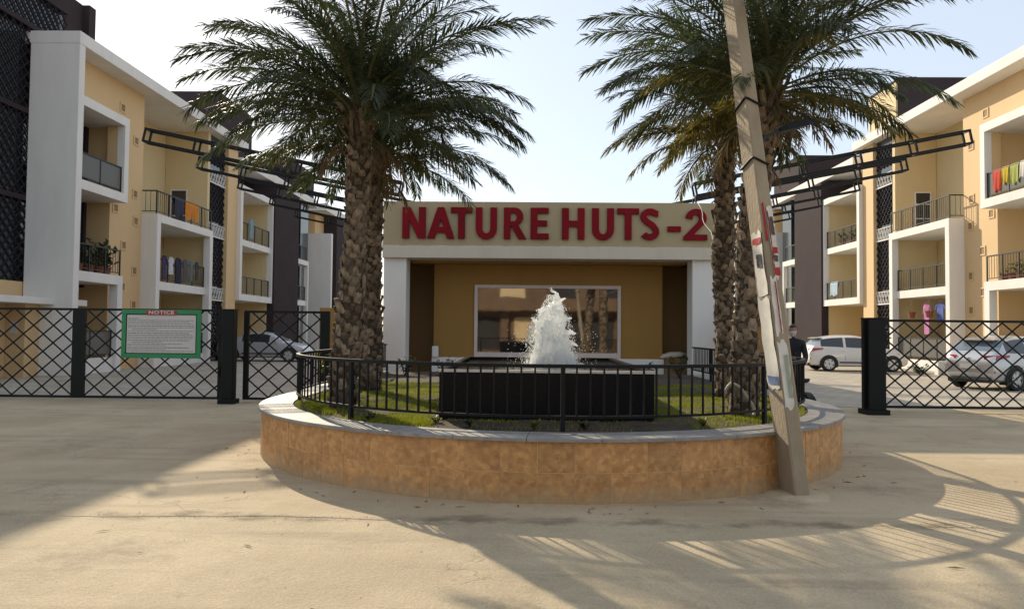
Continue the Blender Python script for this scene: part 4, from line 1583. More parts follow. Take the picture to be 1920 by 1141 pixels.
pole_sheet('poster', M['paper'], 'left', 1.15, 2.05, -.85, .75, .004, .012, 1)
pole_sheet('poster', M['paper'], 'left', 2.07, 2.72, -.80, .6, .004, .010, 2)
pole_sheet('poster', M['paper'], 'front', .98, 1.62, -.95, .35, .004, .014, 3)
pole_sheet('poster', M['paper'], 'front', 1.7, 2.25, -.9, .1, .004, .012, 4)
pole_sheet('poster', M['paper'], 'front', 2.25, 2.95, -.1, .85, .004, .012, 5)
for (f_, a, b, c, d, m__) in [('front', 2.28, 2.36, -.05, .8, 'poster_red'), ('front', 2.36, 2.92, -.05, .08, 'poster_red'), ('front', 2.5, 2.56, .1, .8, 'poster_red'),
                              ('front', 1.72, 2.22, -.25, -.10, 'poster_red'), ('left', 2.60, 2.66, -.75, .5, 'poster_red'), ('front', 2.62, 3.0, -.75, -.45, 'poster_red'),
                              ('front', 1.08, 1.5, -.2, .25, 'poster_green'), ('left', 1.2, 1.28, -.8, .6, 'poster_blue'), ('left', 2.36, 2.5, -.5, .2, 'ink'), ('front', 2.42, 2.48, .2, .7, 'ink'), ('front', 2.68, 2.86, .2, .7, 'ink')]:
    pole_sheet('poster_print', M[m__], f_, a, b, c, d, .0085 if f_ == 'left' else .0085, .012, int(a * 100), .004)
# wire ties
for h in (3.42, 4.02):
    loop = []
    for k in range(25):
        a = 2 * PI * k / 24
        u = max(-1, min(1, 1.5 * math.cos(a)))
        v = max(-1, min(1, 1.5 * math.sin(a)))
        q = pole_pt(h + .03 * math.sin(a * 2), u, v)
        q = q + AX * (.01 * u) + AY * (.01 * v)
        loop.append(q)
    MB().tube(loop, .011, 6).build('wire_tie', M['black_metal'], pole)
# street light on a short arm
a = pole_pt(3.62, 1, 0)
arm = MB().tube([a, a + Vector((.12, .02, .10)), a + Vector((.30, .05, .20))], .02, 8)
arm.build('lamp_arm', M['rail_metal'], pole)
hd = MB()
c0 = a + Vector((.22, .05, .16))
dd = Vector((.38, .12, .115)).normalized()
sd_ = Vector((-dd.y, dd.x, 0)).normalized()
up_ = dd.cross(sd_)
if up_.z < 0:
    up_ = -up_
vs = []
for (s_, w, zt, zb) in [(0, .05, .02, -.02), (.06, .10, .035, -.03), (.30, .12, .035, -.03), (.42, .07, .01, -.02)]:
    for (p, q) in [(-w, zb), (w, zb), (w * .8, zt), (-w * .8, zt)]:
        vs.append(c0 + dd * s_ + sd_ * p + up_ * q)
fs = []
for i in range(3):
    for k in range(4):
        k2 = (k + 1) % 4
        fs.append((i * 4 + k, i * 4 + k2, (i + 1) * 4 + k2, (i + 1) * 4 + k))
fs += [(3, 2, 1, 0), (12, 13, 14, 15)]
hd.add(vs, fs)
hd.build('lamp_head', M['black_metal'], pole)

# loose cable hanging from the palm across the sign end, hose by the palm foot
def hang(name, label, cat, a, b, sag, r, m, n=18, wob=.03):
    a = Vector(a)
    b = Vector(b)
    pts = [a.lerp(b, i / n) + Vector((wob * math.sin(i * 1.3), 0, -sag * math.sin(PI * i / n))) for i in range(n + 1)]
    o = MB().tube(pts, r, 6).build(name, m, smooth=True)
    tag(o, label, cat)
hang('cable', 'thin pale cable hanging over the right end of the sign', 'cable', (3.55, 15.4, 4.25), (3.25, 11.3, 3.1), .45, .008, M['cable'])
pts = [Vector((2.32, 8.75, .62)), Vector((2.30, 8.70, .85)), Vector((2.36, 8.66, 1.0)), Vector((2.46, 8.64, .98)), Vector((2.55, 8.62, .86)), Vector((2.62, 8.6, .74)), Vector((2.60, 8.55, .66))]
def smooth_path(p, n=5):
    out = []
    for i in range(len(p) - 1):
        p0 = p[max(i - 1, 0)]; p1 = p[i]; p2 = p[i + 1]; p3 = p[min(i + 2, len(p) - 1)]
        for k in range(n):
            t = k / n
            out.append(.5 * ((2 * p1) + (p2 - p0) * t + (2 * p0 - 5 * p1 + 4 * p2 - p3) * t * t + (3 * p1 - p0 - 3 * p2 + p3) * t ** 3))
    out.append(p[-1])
    return out
o = MB().tube(smooth_path(pts), .017, 8).build('garden_hose', M['hose'], smooth=True)
tag(o, 'bent garden hose rising beside the right front palm', 'hose')

# ------------------------------------------------------------------ apartment buildings
def apartment(side, X0, hs, ym, label, name='apartment_building'):
    """blocks of flats along one drive. d: distance behind the fascia plane."""
    t = thing(name, label, 'apartment building', (side * (X0 + 8), ym(40), 0))
    def bx(m_, d0, d1, y0, y1, z0, z1, raw=False):
        a, b = side * (X0 + d0), side * (X0 + d1)
        m_.box(a, b, ym(y0), ym(y1), z0 * hs, z1 * hs)
        return m_
    def part(nm, mt, *bs, parent=t, **k):
        m_ = MB()
        for b in bs:
            bx(m_, *b)
        return m_.build(nm, M[mt], parent, **k)
    S1B, S1T, S2B, S2T, S3B, S3T, SOF, FAS = 3.29, 3.64, 6.47, 6.80, 9.40, 9.73, 11.38, 11.82
    WD = 0.75       # main wall plane
    RD = 2.5        # back of the recesses
    def railing(d, y0, y1, z, glass=False, end=None):
        m_ = MB()
        bx(m_, d, d + .05, y0, y1, z + .95, z + 1.0)
        bx(m_, d + .01, d + .04, y0, y1, z + .10, z + .13)
        n_ = max(2, int((y1 - y0) / .9))
        for k in range(n_ + 1):
            yy = y0 + .02 + (y1 - y0 - .06) * k / n_
            bx(m_, d + .002, d + .048, yy, yy + .04, z + .002, z + .948)
        if not glass:
            k = y0 + .15
            while k < y1 - .08:
                bx(m_, d + .018, d + .032, k, k + .014, z + .132, z + .948)
                k += .16
        if end is not None:
            bx(m_, d + .052, d + end, y0, y0 + .04, z + .95, z + 1.0)
            bx(m_, d + .052, d + end, y0 + .01, y0 + .03, z + .1, z + .13)
            q = d + .25
            while q < d + end:
                bx(m_, q, q + .014, y0 + .013, y0 + .027, z + .132, z + .948)
                q += .2
        r_ = m_.build('balcony_railing', M['rail_metal'], t)
        if glass:
            g = MB()
            bx(g, d + .02, d + .03, y0 + .06, y1 - .06, z + .14, z + .94)
            g.build('glass_panel', M['glass_rail'], r_)
        return r_
    def door(d, y0, y1, z0, z1):
        m_ = MB()
        bx(m_, d - .04, d - .003, y0, y0 + .07, z0, z1)
        bx(m_, d - .04, d - .003, y1 - .07, y1, z0, z1)
        bx(m_, d - .04, d - .003, y0 + .07, y1 - .07, z1 - .07, z1)
        zz = z0 + .75
        while zz < z1 - .3:
            bx(m_, d - .04, d - .003, y0 + .07, y1 - .07, zz, zz + .06)
            zz += .72
        f_ = m_.build('door_frame', M['white'], t)
        g = MB()
        bx(g, d - .02, d - .004, y0 + .072, y1 - .072, z0, z1 - .072)
        g.build('pane', M['glass'], f_)
    def end_door(y, d0, d1, z0, z1):
        """window on a wall that faces the road end (towards the camera)"""
        m_ = MB()
        e = .06
        y0, y1 = y - .05, y - .004
        bx(m_, d0, d0 + e, y0, y1, z0, z1)
        bx(m_, d1 - e, d1, y0, y1, z0, z1)
        bx(m_, d0 + e, d1 - e, y0, y1, z1 - e, z1)
        zz = z0 + .7
        while zz < z1 - .3:
            bx(m_, d0 + e, d1 - e, y0, y1, zz, zz + .05)
            zz += .7
        f_ = m_.build('window_frame', M['white'], t)
        g = MB()
        bx(g, d0 + e + .002, d1 - e - .002, y0 + .015, y1 - .006, z0, z1 - e - .002)
        g.build('pane', M['glass'], f_)
    Y0, Y1, Y2, Y3, Y4, Y5, Y6, Y7, Y8, Y9 = 25.9, 29.1, 31.3, 36.43, 38.42, 39.6, 44.4, 48.8, 51.5, 53.2
    DEEP = 14
    # ---- main mass
    part('wall', 'beige', (RD, DEEP, Y0 + .3, 53.2, 0, SOF))
    part('wall', 'beige', (WD, RD - .002, Y1, Y2, 0, SOF - .002))
    part('wall', 'cream', (RD - .06, RD - .003, Y0 + .3, Y1 - .002, 0, SOF - .003))
    part('wall', 'beige', (WD + .0, RD - .062, Y0 + .3, Y1 - .002, S3T - .002, SOF - .003))
    part('wall', 'cream', (RD - .06, RD - .003, Y2 + .002, Y3 - .002, 0, SOF - .004))
    # ---- roof slab with its white fascia, fin at the near end
    part('roof_slab', 'white', (0, DEEP + .4, Y0, 40.2, SOF, FAS), bevel=.02)
    part('end_fin', 'white', (0.003, 1.62, Y0, Y0 + .3, 0, SOF - .002), bevel=.02)
    # ---- near balconies: slab frames
    part('balcony_frame', 'white', (.20, RD - .07, Y0 + .302, Y1, S1B, S1T), (.20, .50, Y1 - .32, Y1, 0, S1B - .002))
    part('balcony_frame', 'white', (.10, RD - .07, Y0 + .302, Y1, S2B, S2T), (.10, RD - .07, Y0 + .302, Y1, S3B, S3T), (.10, .38, Y1 - .28, Y1, S2T + .002, S3B - .002))
    part('wall', 'beige', (.382, WD - .002, Y1 - .26, Y1 - .02, S2T + .002, S3B - .002))
    part('balcony_wall', 'white', (.30, .5, Y0 + .302, Y1 - .33, 0.0, .55))
    railing(.28, Y0 + .32, Y1 - .02, S1T)
    railing(.18, Y0 + .32, Y1 - .29, S2T, glass=True)
    railing(.36, Y0 + .32, Y1 - .34, .55, glass=True)
    for z in (.1, S1T, S2T):
        door(RD - .06, Y0 + 1.15, Y0 + 2.1, z + .02, z + 2.25)
    # ---- two storey frame with an open balcony on top
    part('balcony_frame', 'white', (.12, RD - .07, Y2, Y3, S2B - .35, S2T - .35), (.30, RD - .07, Y2 + .302, Y3 - .302, S1B, S1T),
         (.12, RD - .07, Y2, Y2 + .30, 0, S2B - .352), (.12, .42, Y3 - .30, Y3, 0, S2B - .352))
    part('balcony_wall', 'white', (.30, .45, Y2 + .302, Y3 - .302, 0, .45))
    railing(.18, Y2 + .04, Y3 - .06, S2T - .35, end=.9)
    railing(.36, Y2 + .32, Y3 - .32, S1T)
    railing(.36, Y2 + .32, Y3 - .32, .45, glass=True)
    end_door(Y3 - .01, 1.35, 2.15, S2T - .33, S2T + 1.7)
    part('wall', 'cream', (.44, RD - .07, Y3 + .002, Y3 + .248, 0, SOF - .005))
    for z in (.1, S1T):
        door(RD - .06, Y2 + 2.9, Y2 + 3.9, z + .02, z + 2.2)
    # little square ventilation holes with frames
    vents = [(29.75, 10.4), (30.75, 9.35), (29.75, 7.95), (30.75, 7.15), (29.45, 6.35), (30.05, 4.95), (30.85, 6.05), (30.85, 4.0), (30.05, 3.3), (30.85, 2.6)]
    for (yy, zz) in vents:
        m_ = MB()
        for (a0, a1, b0, b1) in [(-.19, .19, -.19, -.13), (-.19, .19, .13, .19), (-.19, -.13, -.129, .129), (.13, .19, -.129, .129)]:
            bx(m_, WD - .03, WD - .002, yy + a0, yy + a1, zz + b0, zz + b1)
        f_ = m_.build('vent', M['beige'], t)
        g = MB()
        bx(g, WD - .008, WD - .003, yy - .129, yy + .129, zz - .128, zz + .128)
        g.build('vent_grille', M['vent_grey'], f_)
    SD = .42
    # ---- stair strip: dark glass with perforated screens and pale ornament bands
    part('stair_glass', 'glass_teal', (SD + .10, SD + .14, Y3 + .25, Y4, 0, SOF - .006))
    part('wall', 'beige', (SD + .16, RD - .002, Y3 + .26, Y5, 0, SOF - .007))
    sc_ = MB()
    def ybar(y0, z0, y1, z1, d, w):
        sc_.bar((side * (X0 + d), ym(y0), z0 * hs), (side * (X0 + d), ym(y1), z1 * hs), .02, w, up=(1, 0, 0))
    ww = Y4 - Y3 - .25
    zz = 0.2
    while zz < SOF - .4:
        band = any(abs(zz - c) < .32 for c in (3.4, 6.6, 9.6))
        if not band:
            n_ = 5
            for k in range(n_):
                a0 = Y3 + .25 + ww * k / n_
                a1 = Y3 + .25 + ww * (k + 1) / n_
                ybar(a0, zz, a1, zz + .36, SD + .05, .05)
                ybar(a1, zz, a0, zz + .36, SD + .068, .05)
        zz += .36
    sc_.build('perforated_screen', M['brown'], t, kind='stuff')
    for c in (3.4, 6.6, 9.3):
        m_ = MB()
        bx(m_, SD + .0, SD + .06, Y3 + .252, Y4 - .002, c - .34, c - .28)
        bx(m_, SD + .0, SD + .06, Y3 + .252, Y4 - .002, c + .28, c + .31)
        n_ = 6
        for k in range(n_):
            a0 = Y3 + .27 + (ww - .04) * k / n_
            a1 = Y3 + .27 + (ww - .04) * (k + 1) / n_
            for (p, q, dd_) in ((a0, a1, .02), (a1, a0, .04)):
                m_.bar((side * (X0 + SD + dd_), ym(p), (c - .28) * hs), (side * (X0 + SD + dd_), ym(q), (c + .28) * hs), .015, .07, up=(1, 0, 0))
        m_.build('ornament_band', M['white'], t)
    part('pilaster', 'beige', (SD - .12, RD - .003, Y4 + .002, Y5 - .002, 0, SOF - .008))
    # ---- second block
    part('balcony_box', 'white', (.10, RD - .07, Y5, Y6, S1B - .1, S1T - .1), (.10, RD - .07, Y5, Y6, S3B - .25, S3T - .25), (.22, RD - .07, Y5 + .302, Y6 - .16, S2B - .25, S2T - .25),
         (.10, RD - .07, Y5, Y5 + .30, S1T - .098, S3B - .252), (.10, .4, Y6 - .15, Y6 - .002, S1T - .098, S3B - .252))
    part('wall', 'cream', (RD - .06, RD - .004, Y5, Y6, 0, SOF - .009))
    part('wall', 'cream', (.402, RD - .062, Y6 - .15, Y6 - .003, 0, S2B - .252), (.402, RD - .062, Y6 - .15, Y6 - .003, S2T - .248, S3B - .252))
    railing(.25, Y5 + .32, Y6 - .16, S1T - .1)
    railing(.27, Y5 + .32, Y6 - .16, S2T - .25)
    for z in (S1T - .1, S2T - .25, .1):
        door(RD - .06, Y5 + 2.6, Y5 + 3.5, z + .02, z + 2.1)
    part('brown_pier', 'brown', (.0, RD + .5, Y6 + .002, Y7 - .002, 0, 10.55), bevel=.02)
    part('balcony_frame', 'white', (.15, RD - .07, Y7, Y8, S2B - .35, S2T - .35), (.25, RD - .07, Y7, Y8 - .2, S1B, S1T), (.15, .4, Y8 - .2, Y8, 0, S2B - .352), (.15, RD - .07, Y7, Y7 + .2, S1T + .002, S2B - .352))
    part('wall', 'cream', (RD - .06, RD - .005, Y7, Y8, 0, SOF - .01))
    railing(.25, Y7 + .05, Y8 - .2, S2T - .35)
    railing(.3, Y7 + .21, Y8 - .22, S1T)
    part('stair_glass', 'glass_teal', (WD, RD - .1, Y8 + .01, Y9, 0, SOF - .011))
    part('roof_slab', 'white', (.35, DEEP, 40.9, 54.2, 10.75, 11.25), bevel=.02)
    pa, pb = (38.9, 42.2) if side > 0 else (40.9, 45.4)
    part('penthouse', 'brown', (1.9, 7.0, pa, pb, 10.0, 15.0), bevel=.02)
    part('penthouse_side', 'cream' if side > 0 else 'brown', (1.80, 1.898, pa + .15, pb - .1, 11.9, 14.75))
    # ---- third block, farther in
    part('end_wall', 'white', (-.35, DEEP, 55.2, 55.6, 0, 9.0))
    part('wall', 'beige', (1.0, DEEP, 55.7, 78, 0, 10.7))
    part('roof_slab', 'white', (.0, DEEP, 55.0, 79, 10.75, 11.3))
    part('penthouse', 'brown', (2.4, 7, 54.6, 60, 11.3, 14.6))
    part('brown_pier', 'brown', (.0, 1.0, 58, 62, 0, 10.7))
    part('balcony_frame', 'white', (-.2, 1.0, 62, 67, 6.2, 6.5), (-.2, 1.0, 62, 67, 3.2, 3.5), (-.2, 1.0, 62, 67, 9.2, 9.5), (-.2, 1.0, 62, 62.3, 3.5, 9.2))
    part('stair_glass', 'glass_teal', (.9, .998, 67.2, 70, 0, 10.5))
    return t, part, bx, railing

yl = lambda y: 1.025 * y - 3.05
yr = lambda y: y
XL, XR = 14.4, 17.5
bl, part_l, bx_l, _ = apartment(-1, XL, .94, yl, 'cream flats in shade along the left drive with white framed balconies')
br_, part_r, bx_r, _ = apartment(1, XR, 1.0, yr, 'sunlit cream flats along the right drive with white framed balconies')

# dark lattice stair tower and porch, left edge
tw = thing('stair_tower', 'tall dark stair tower with lattice screen at the left edge', 'tower', (-18.5, 22, 0))
TX = -(XL + 1.6)
box_part('tower_wall', M['brown'], tw, TX - 6, TX - .25, 14.5, 27.0, 3.0, 13.3)
box_part('tower_base', M['beige'], tw, TX - 6, TX - .05, 14.5, 25.38, 0, 3.0)
box_part('tower_edge', M['brown'], tw, TX - .25, TX, 26.6, 27.0, 3.0, 13.3)
box_part('screen_glass', M['glass_teal'], tw, TX - .22, TX - .2, 14.5, 25.398, 3.0, 12.4)
box_part('tower_band', M['brown'], tw, TX - .248, TX, 14.5, 25.398, 12.42, 13.3)
for z in (5.6, 8.4, 11.2):
    box_part('floor_band', M['brown'], tw, TX - .12, TX - .02, 14.5, 25.398, z, z + .16)
m_ = MB()
yy = 15.0 - 9.4
while yy < 25.4:
    for sg in (1, -1):
        ya, yb = (yy, yy + 9.4) if sg > 0 else (yy + 9.4, yy)
        za, zb = 3.0, 12.4
        lo, hi = 14.5, 25.4
        a, b = Vector((ya, za)), Vector((yb, zb))
        t0, t1 = 0, 1
        for lim, s_ in ((lo, 1), (hi, -1)):
            fa, fb = s_ * (a.x - lim), s_ * (b.x - lim)
            if fa < 0 and fb < 0:
                t0 = 2
            elif fa < 0:
                t0 = max(t0, fa / (fa - fb))
            elif fb < 0:
                t1 = min(t1, fa / (fa - fb))
        if t1 > t0:
            p, q = a.lerp(b, t0), a.lerp(b, t1)
            xx = TX - .06 - (.02 if sg > 0 else 0)
            m_.bar((xx, p.x, p.y), (xx, q.x, q.y), .015, .055, up=(1, 0, 0))
    yy += .36
m_.build('lattice_screen', M['brown'], tw, kind='stuff')
dm = MB().box(TX - .046, TX - .02, 20.5, 22.4, .02, 2.15)
dm.build('doorway', M['dark'], tw)
box_part('porch_slab', M['white'], tw, TX - .045, TX + 1.0, 17.5, 25.3, 2.28, 2.48, bevel=.01)
box_part('porch_pier', M['beige'], tw, TX - .04, TX + .55, 22.8, 23.6, 0, 2.278)
box_part('name_plate', M['board_white'], tw, TX + .1, TX + .32, 22.77, 22.798, 1.35, 1.72)

# ------------------------------------------------------------------ laundry, pots and other things on the balconies
def hung_cloth(name, label, cat, col, side, x, y0, y1, ztop, drop, group, seed=0, tail=.35):
    """a cloth folded over a rail: long fall on the road side, short behind"""
    rnd = random.Random(seed)
    mb = MB()
    ny, nz = 8, 7
    vs = []
    for j in range(ny + 1):
        y = y0 + (y1 - y0) * j / ny
        for i in range(nz * 2 + 1):
            k = i - nz
            if k < 0:
                z = ztop + .012 - drop * (-k / nz) * (1 + .08 * math.sin(j * 1.3 + seed))
                xx = x - side * (.035 + .03 * math.sin(j * 1.7 + seed + k * .3) * (-k / nz))
            elif k == 0:
                z = ztop + .03
                xx = x
            else:
                z = ztop + .012 - drop * tail * (k / nz)
                xx = x + side * (.075 + .01 * math.sin(j * 2))
            vs.append((xx, y, z))
    w_ = nz * 2 + 1
    fs = [(j * w_ + i, (j + 1) * w_ + i, (j + 1) * w_ + i + 1, j * w_ + i + 1) for j in range(ny) for i in range(w_ - 1)]
    mb.add(vs, fs)
    o = mb.build(name, cloth('cloth_' + name, col), smooth=True, recalc=False)
    tag(o, label, cat, group)

def shirt(label, col, side, x, yc, ztop, w, h, group, seed=0):
    """a shirt or dress hung flat from a line: body with sleeves, wavy"""
    mb = MB()
    outline = [(-.5, 0.0), (-.12, .05), (.12, .05), (.5, 0), (.72, -.28), (.58, -.36), (.44, -.2), (.47, -1), (-.47, -1), (-.44, -.2), (-.58, -.36), (-.72, -.28)]
    vs = []
    for dx in (0.0, .03):
        for k, (a, b) in enumerate(outline):
            vs.append((x - side * (.02 + dx + .025 * math.sin(k * 1.9 + seed)), yc + a * w, ztop + b * h))
    n_ = len(outline)
    fs = [tuple(range(n_)), tuple(range(2 * n_ - 1, n_ - 1, -1))] + [(k, (k + 1) % n_, (k + 1) % n_ + n_, k + n_) for k in range(n_)]
    mb.add(vs, fs)
    o = mb.build('shirt', cloth('cloth_shirt', col))
    tag(o, label, 'clothing', group)

# right: towels over the top balcony rail
rg = 'towels drying on the right top balcony'
xr_ = XR + .18
for k, (y0, y1, col, dr, lab) in enumerate([
        (27.95, 28.42, (.55, .06, .03), .80, 'red towel, leftmost on the sunny top right balcony'),
        (27.50, 27.90, (.52, .38, .03), .62, 'yellow towel beside the red one on the top right balcony'),
        (26.95, 27.42, (.36, .40, .10), .72, 'olive-yellow towel between yellow and white on the top right balcony'),
        (26.52, 26.88, (.70, .66, .60), .58, 'larger white towel beside the olive-yellow one'),
        (26.25, 26.46, (.66, .64, .62), .46, 'narrow white cloth at the picture edge on the top right balcony')]):
    hung_cloth('towel', lab, 'towel', col, 1, xr_ + .02, y0, y1, 6.80 + 1.0, dr, rg, k)
# left: dark and orange cloths on the open balcony
xl_ = -(XL + .18)
hung_cloth('towel', 'dark navy towel over the open left balcony rail', 'towel', (.03, .035, .06), -1, xl_ - .02, yl(32.8), yl(33.6), (6.45 + 1.0) * .94, .8, 'towels on the left open balcony', 11)
hung_cloth('towel', 'orange towel over the open left balcony rail', 'towel', (.62, .22, .02), -1, xl_ - .02, yl(33.75), yl(35.0), (6.45 + 1.0) * .94, .75, 'towels on the left open balcony', 12)
lg_ = 'clothes drying on the left first-floor balcony'
xl2 = -(XL + .36)
for k, (yc, col, w, h, lab) in enumerate([
        (32.35, (.06, .04, .10), .35, .95, 'dark purple shirt, nearest on the left drying rail'),
        (32.9, (.62, .60, .64), .34, .70, 'white shirt among dark ones on the left drying rail'),
        (33.5, (.025, .025, .05), .42, 1.15, 'long black garment in the middle of the left drying rail'),
        (34.15, (.10, .10, .12), .34, .95, 'charcoal shirt right of the long black garment'),
        (34.75, (.14, .18, .20), .30, .85, 'grey-blue shirt near the far end of the left drying rail'),
        (35.3, (.05, .06, .08), .28, .8, 'small dark shirt at the far end of the left drying rail')]):
    shirt(lab, col, -1, xl2, yl(yc), (3.64 + 1.12) * .94, w, h, lg_, k)
# second block left: pale blue shirt, green crate
shirt('pale blue shirt hung on a distant left balcony', (.20, .34, .42), -1, -(XL + .26), yl(41.4), 7.35, .42, 1.0, 'single garments on far balconies', 2)
o = MB().box(-(XL + .5), -(XL + .9), yl(49.3), yl(50.2), 6.47 * .94, 6.47 * .94 + .75).build('storage_crate', cloth('crate_green', (.16, .42, .10)), bevel=.03)
tag(o, 'green plastic crate on a far left balcony beyond the brown pier', 'crate')
# right: blue-white towel, pink and blue clothes, hanging pots
hung_cloth('towel', 'pale blue towel on the low right balcony of the second block', 'towel', (.42, .55, .66), 1, XR + .27, 42.7, 43.7, 3.54 + 1.0, .78, 'towels on the second right block', 3)
shirt('pink dress hung in the ground floor recess behind the right gate', (.52, .20, .42), 1, XR + .7, 34.1, 2.95, .5, 1.35, 'clothes in the right ground recess', 4)
shirt('blue shirt hung in the ground floor recess behind the right gate', (.10, .14, .40), 1, XR + .7, 33.0, 2.95, .6, .8, 'clothes in the right ground recess', 5)

def pot_plant(label, x, y, z, r, h, seed, group, m='leaf', hanging=None):
    rnd = random.Random(seed)
    t = thing('potted_plant', label, 'potted plant', (x, y, z), 0, group)
    MB().lathe([(0.001, 0), (r * .7, 0), (r, r * 1.5), (r * 1.08, r * 1.5), (r * 1.08, r * 1.7), (r * .9, r * 1.7), (r * .85, r * 1.5), (.001, r * 1.45)], n=14).build('pot', M['terracotta'], t, local=True)
    lf = MB()
    for k in range(90):
        a = rnd.uniform(0, 2 * PI)
        u = rnd.random() ** .6
        p = Vector((math.cos(a) * r * 1.5 * u, math.sin(a) * r * 1.5 * u, r * 1.5 + h * rnd.random() * (1.1 - .5 * u)))
        d = Vector((rnd.gauss(0, 1), rnd.gauss(0, 1), rnd.uniform(-.2, 1))).normalized()
        l = h * rnd.uniform(.18, .34)
        s_ = d.cross(Vector((0, 0, 1))).normalized() * l * .3
        lf.add([p, p + d * l * .5 + s_, p + d * l, p + d * l * .5 - s_], [(0, 1, 2), (0, 2, 3)])
    lf.build('foliage', M[m], t, local=True, recalc=False)
    if hanging:
        hg = MB()
        for k in range(3):
            a = 2 * PI * k / 3
            hg.tube([(math.cos(a) * r, math.sin(a) * r, r * 1.6), (0, 0, hanging)], .006, 4)
        hg.build('hanger', M['cable'], t, local=True)

pg = 'potted plants on the right first-floor balcony'
for k, (y, h, m__, lab) in enumerate([(28.5, .28, 'leaf', 'low potted plant at the corner of the right first-floor balcony'), (28.05, .42, 'leaf_lime', 'reddish pot with lime leaves, second from the corner on the right balcony'),
                                      (27.6, .5, 'leaf', 'bushy potted plant, third from the corner of the right balcony'), (27.1, .55, 'leaf_lime', 'tall lime potted plant, fourth on the right balcony'),
                                      (26.6, .5, 'leaf', 'dark bushy potted plant at the picture edge on the right balcony')]):
    pot_plant(lab, XR + .62, y, 3.64, .15, h, 60 + k, pg, m__)
pg = 'potted plants on the left first-floor balcony'
for k, (y, h, lab) in enumerate([(26.5, .9, 'tall dense potted plant, nearest on the left first-floor balcony'), (27.1, .8, 'bushy potted plant second on the left first-floor balcony'), (27.7, .95, 'bushy potted plant in the middle right of the left balcony'),
                                 (28.3, .7, 'smaller potted plant near the corner of the left balcony'), (28.75, 1.0, 'slim tall potted plant at the corner of the left balcony')]):
    pot_plant(lab, -(XL + .62), yl(y), 3.64 * .94, .17, h, 70 + k, pg, 'leaf')
pg = 'plants on the second right block balcony'
for k, (y, lab) in enumerate([(40.6, 'leafy pot nearest on the second right block balcony'), (41.6, 'leafy pot in the middle of the second right block balcony'), (42.8, 'leafy pot farthest on the second right block balcony')]):
    pot_plant(lab, XR + .6, y, 6.55, .17, .65, 80 + k, pg, 'leaf')
pot_plant('hanging pot with lime leaves, left one under the right slab', XR + .45, 35.0, 2.35, .16, .22, 90, 'hanging pots under the right slab', 'leaf_lime', .92)
pot_plant('hanging terracotta pot, right one under the right slab', XR + .45, 33.5, 2.35, .17, .16, 91, 'hanging pots under the right slab', 'leaf', .92)
# low white wall, bushes and a covered bundle before the right flats
o = MB().box(16.2, 17.3, 29.6, 29.9, 0, .55).build('low_wall', M['white'], bevel=.02)
tag(o, 'low white wall at the foot of the right flats', 'wall')
leaf_plant('shrub', 'dark green bush against the right flats left of the silver car', 'shrub', (16.6, 28.8, 0), .55, 1.0, 400, M['leaf'], .14, None, 95, 14)
leaf_plant('shrub', 'dark low bush near the front of the white car', 'shrub', (15.3, 29.2, 0), .42, .9, 300, M['leaf'], .13, None, 96, 12)

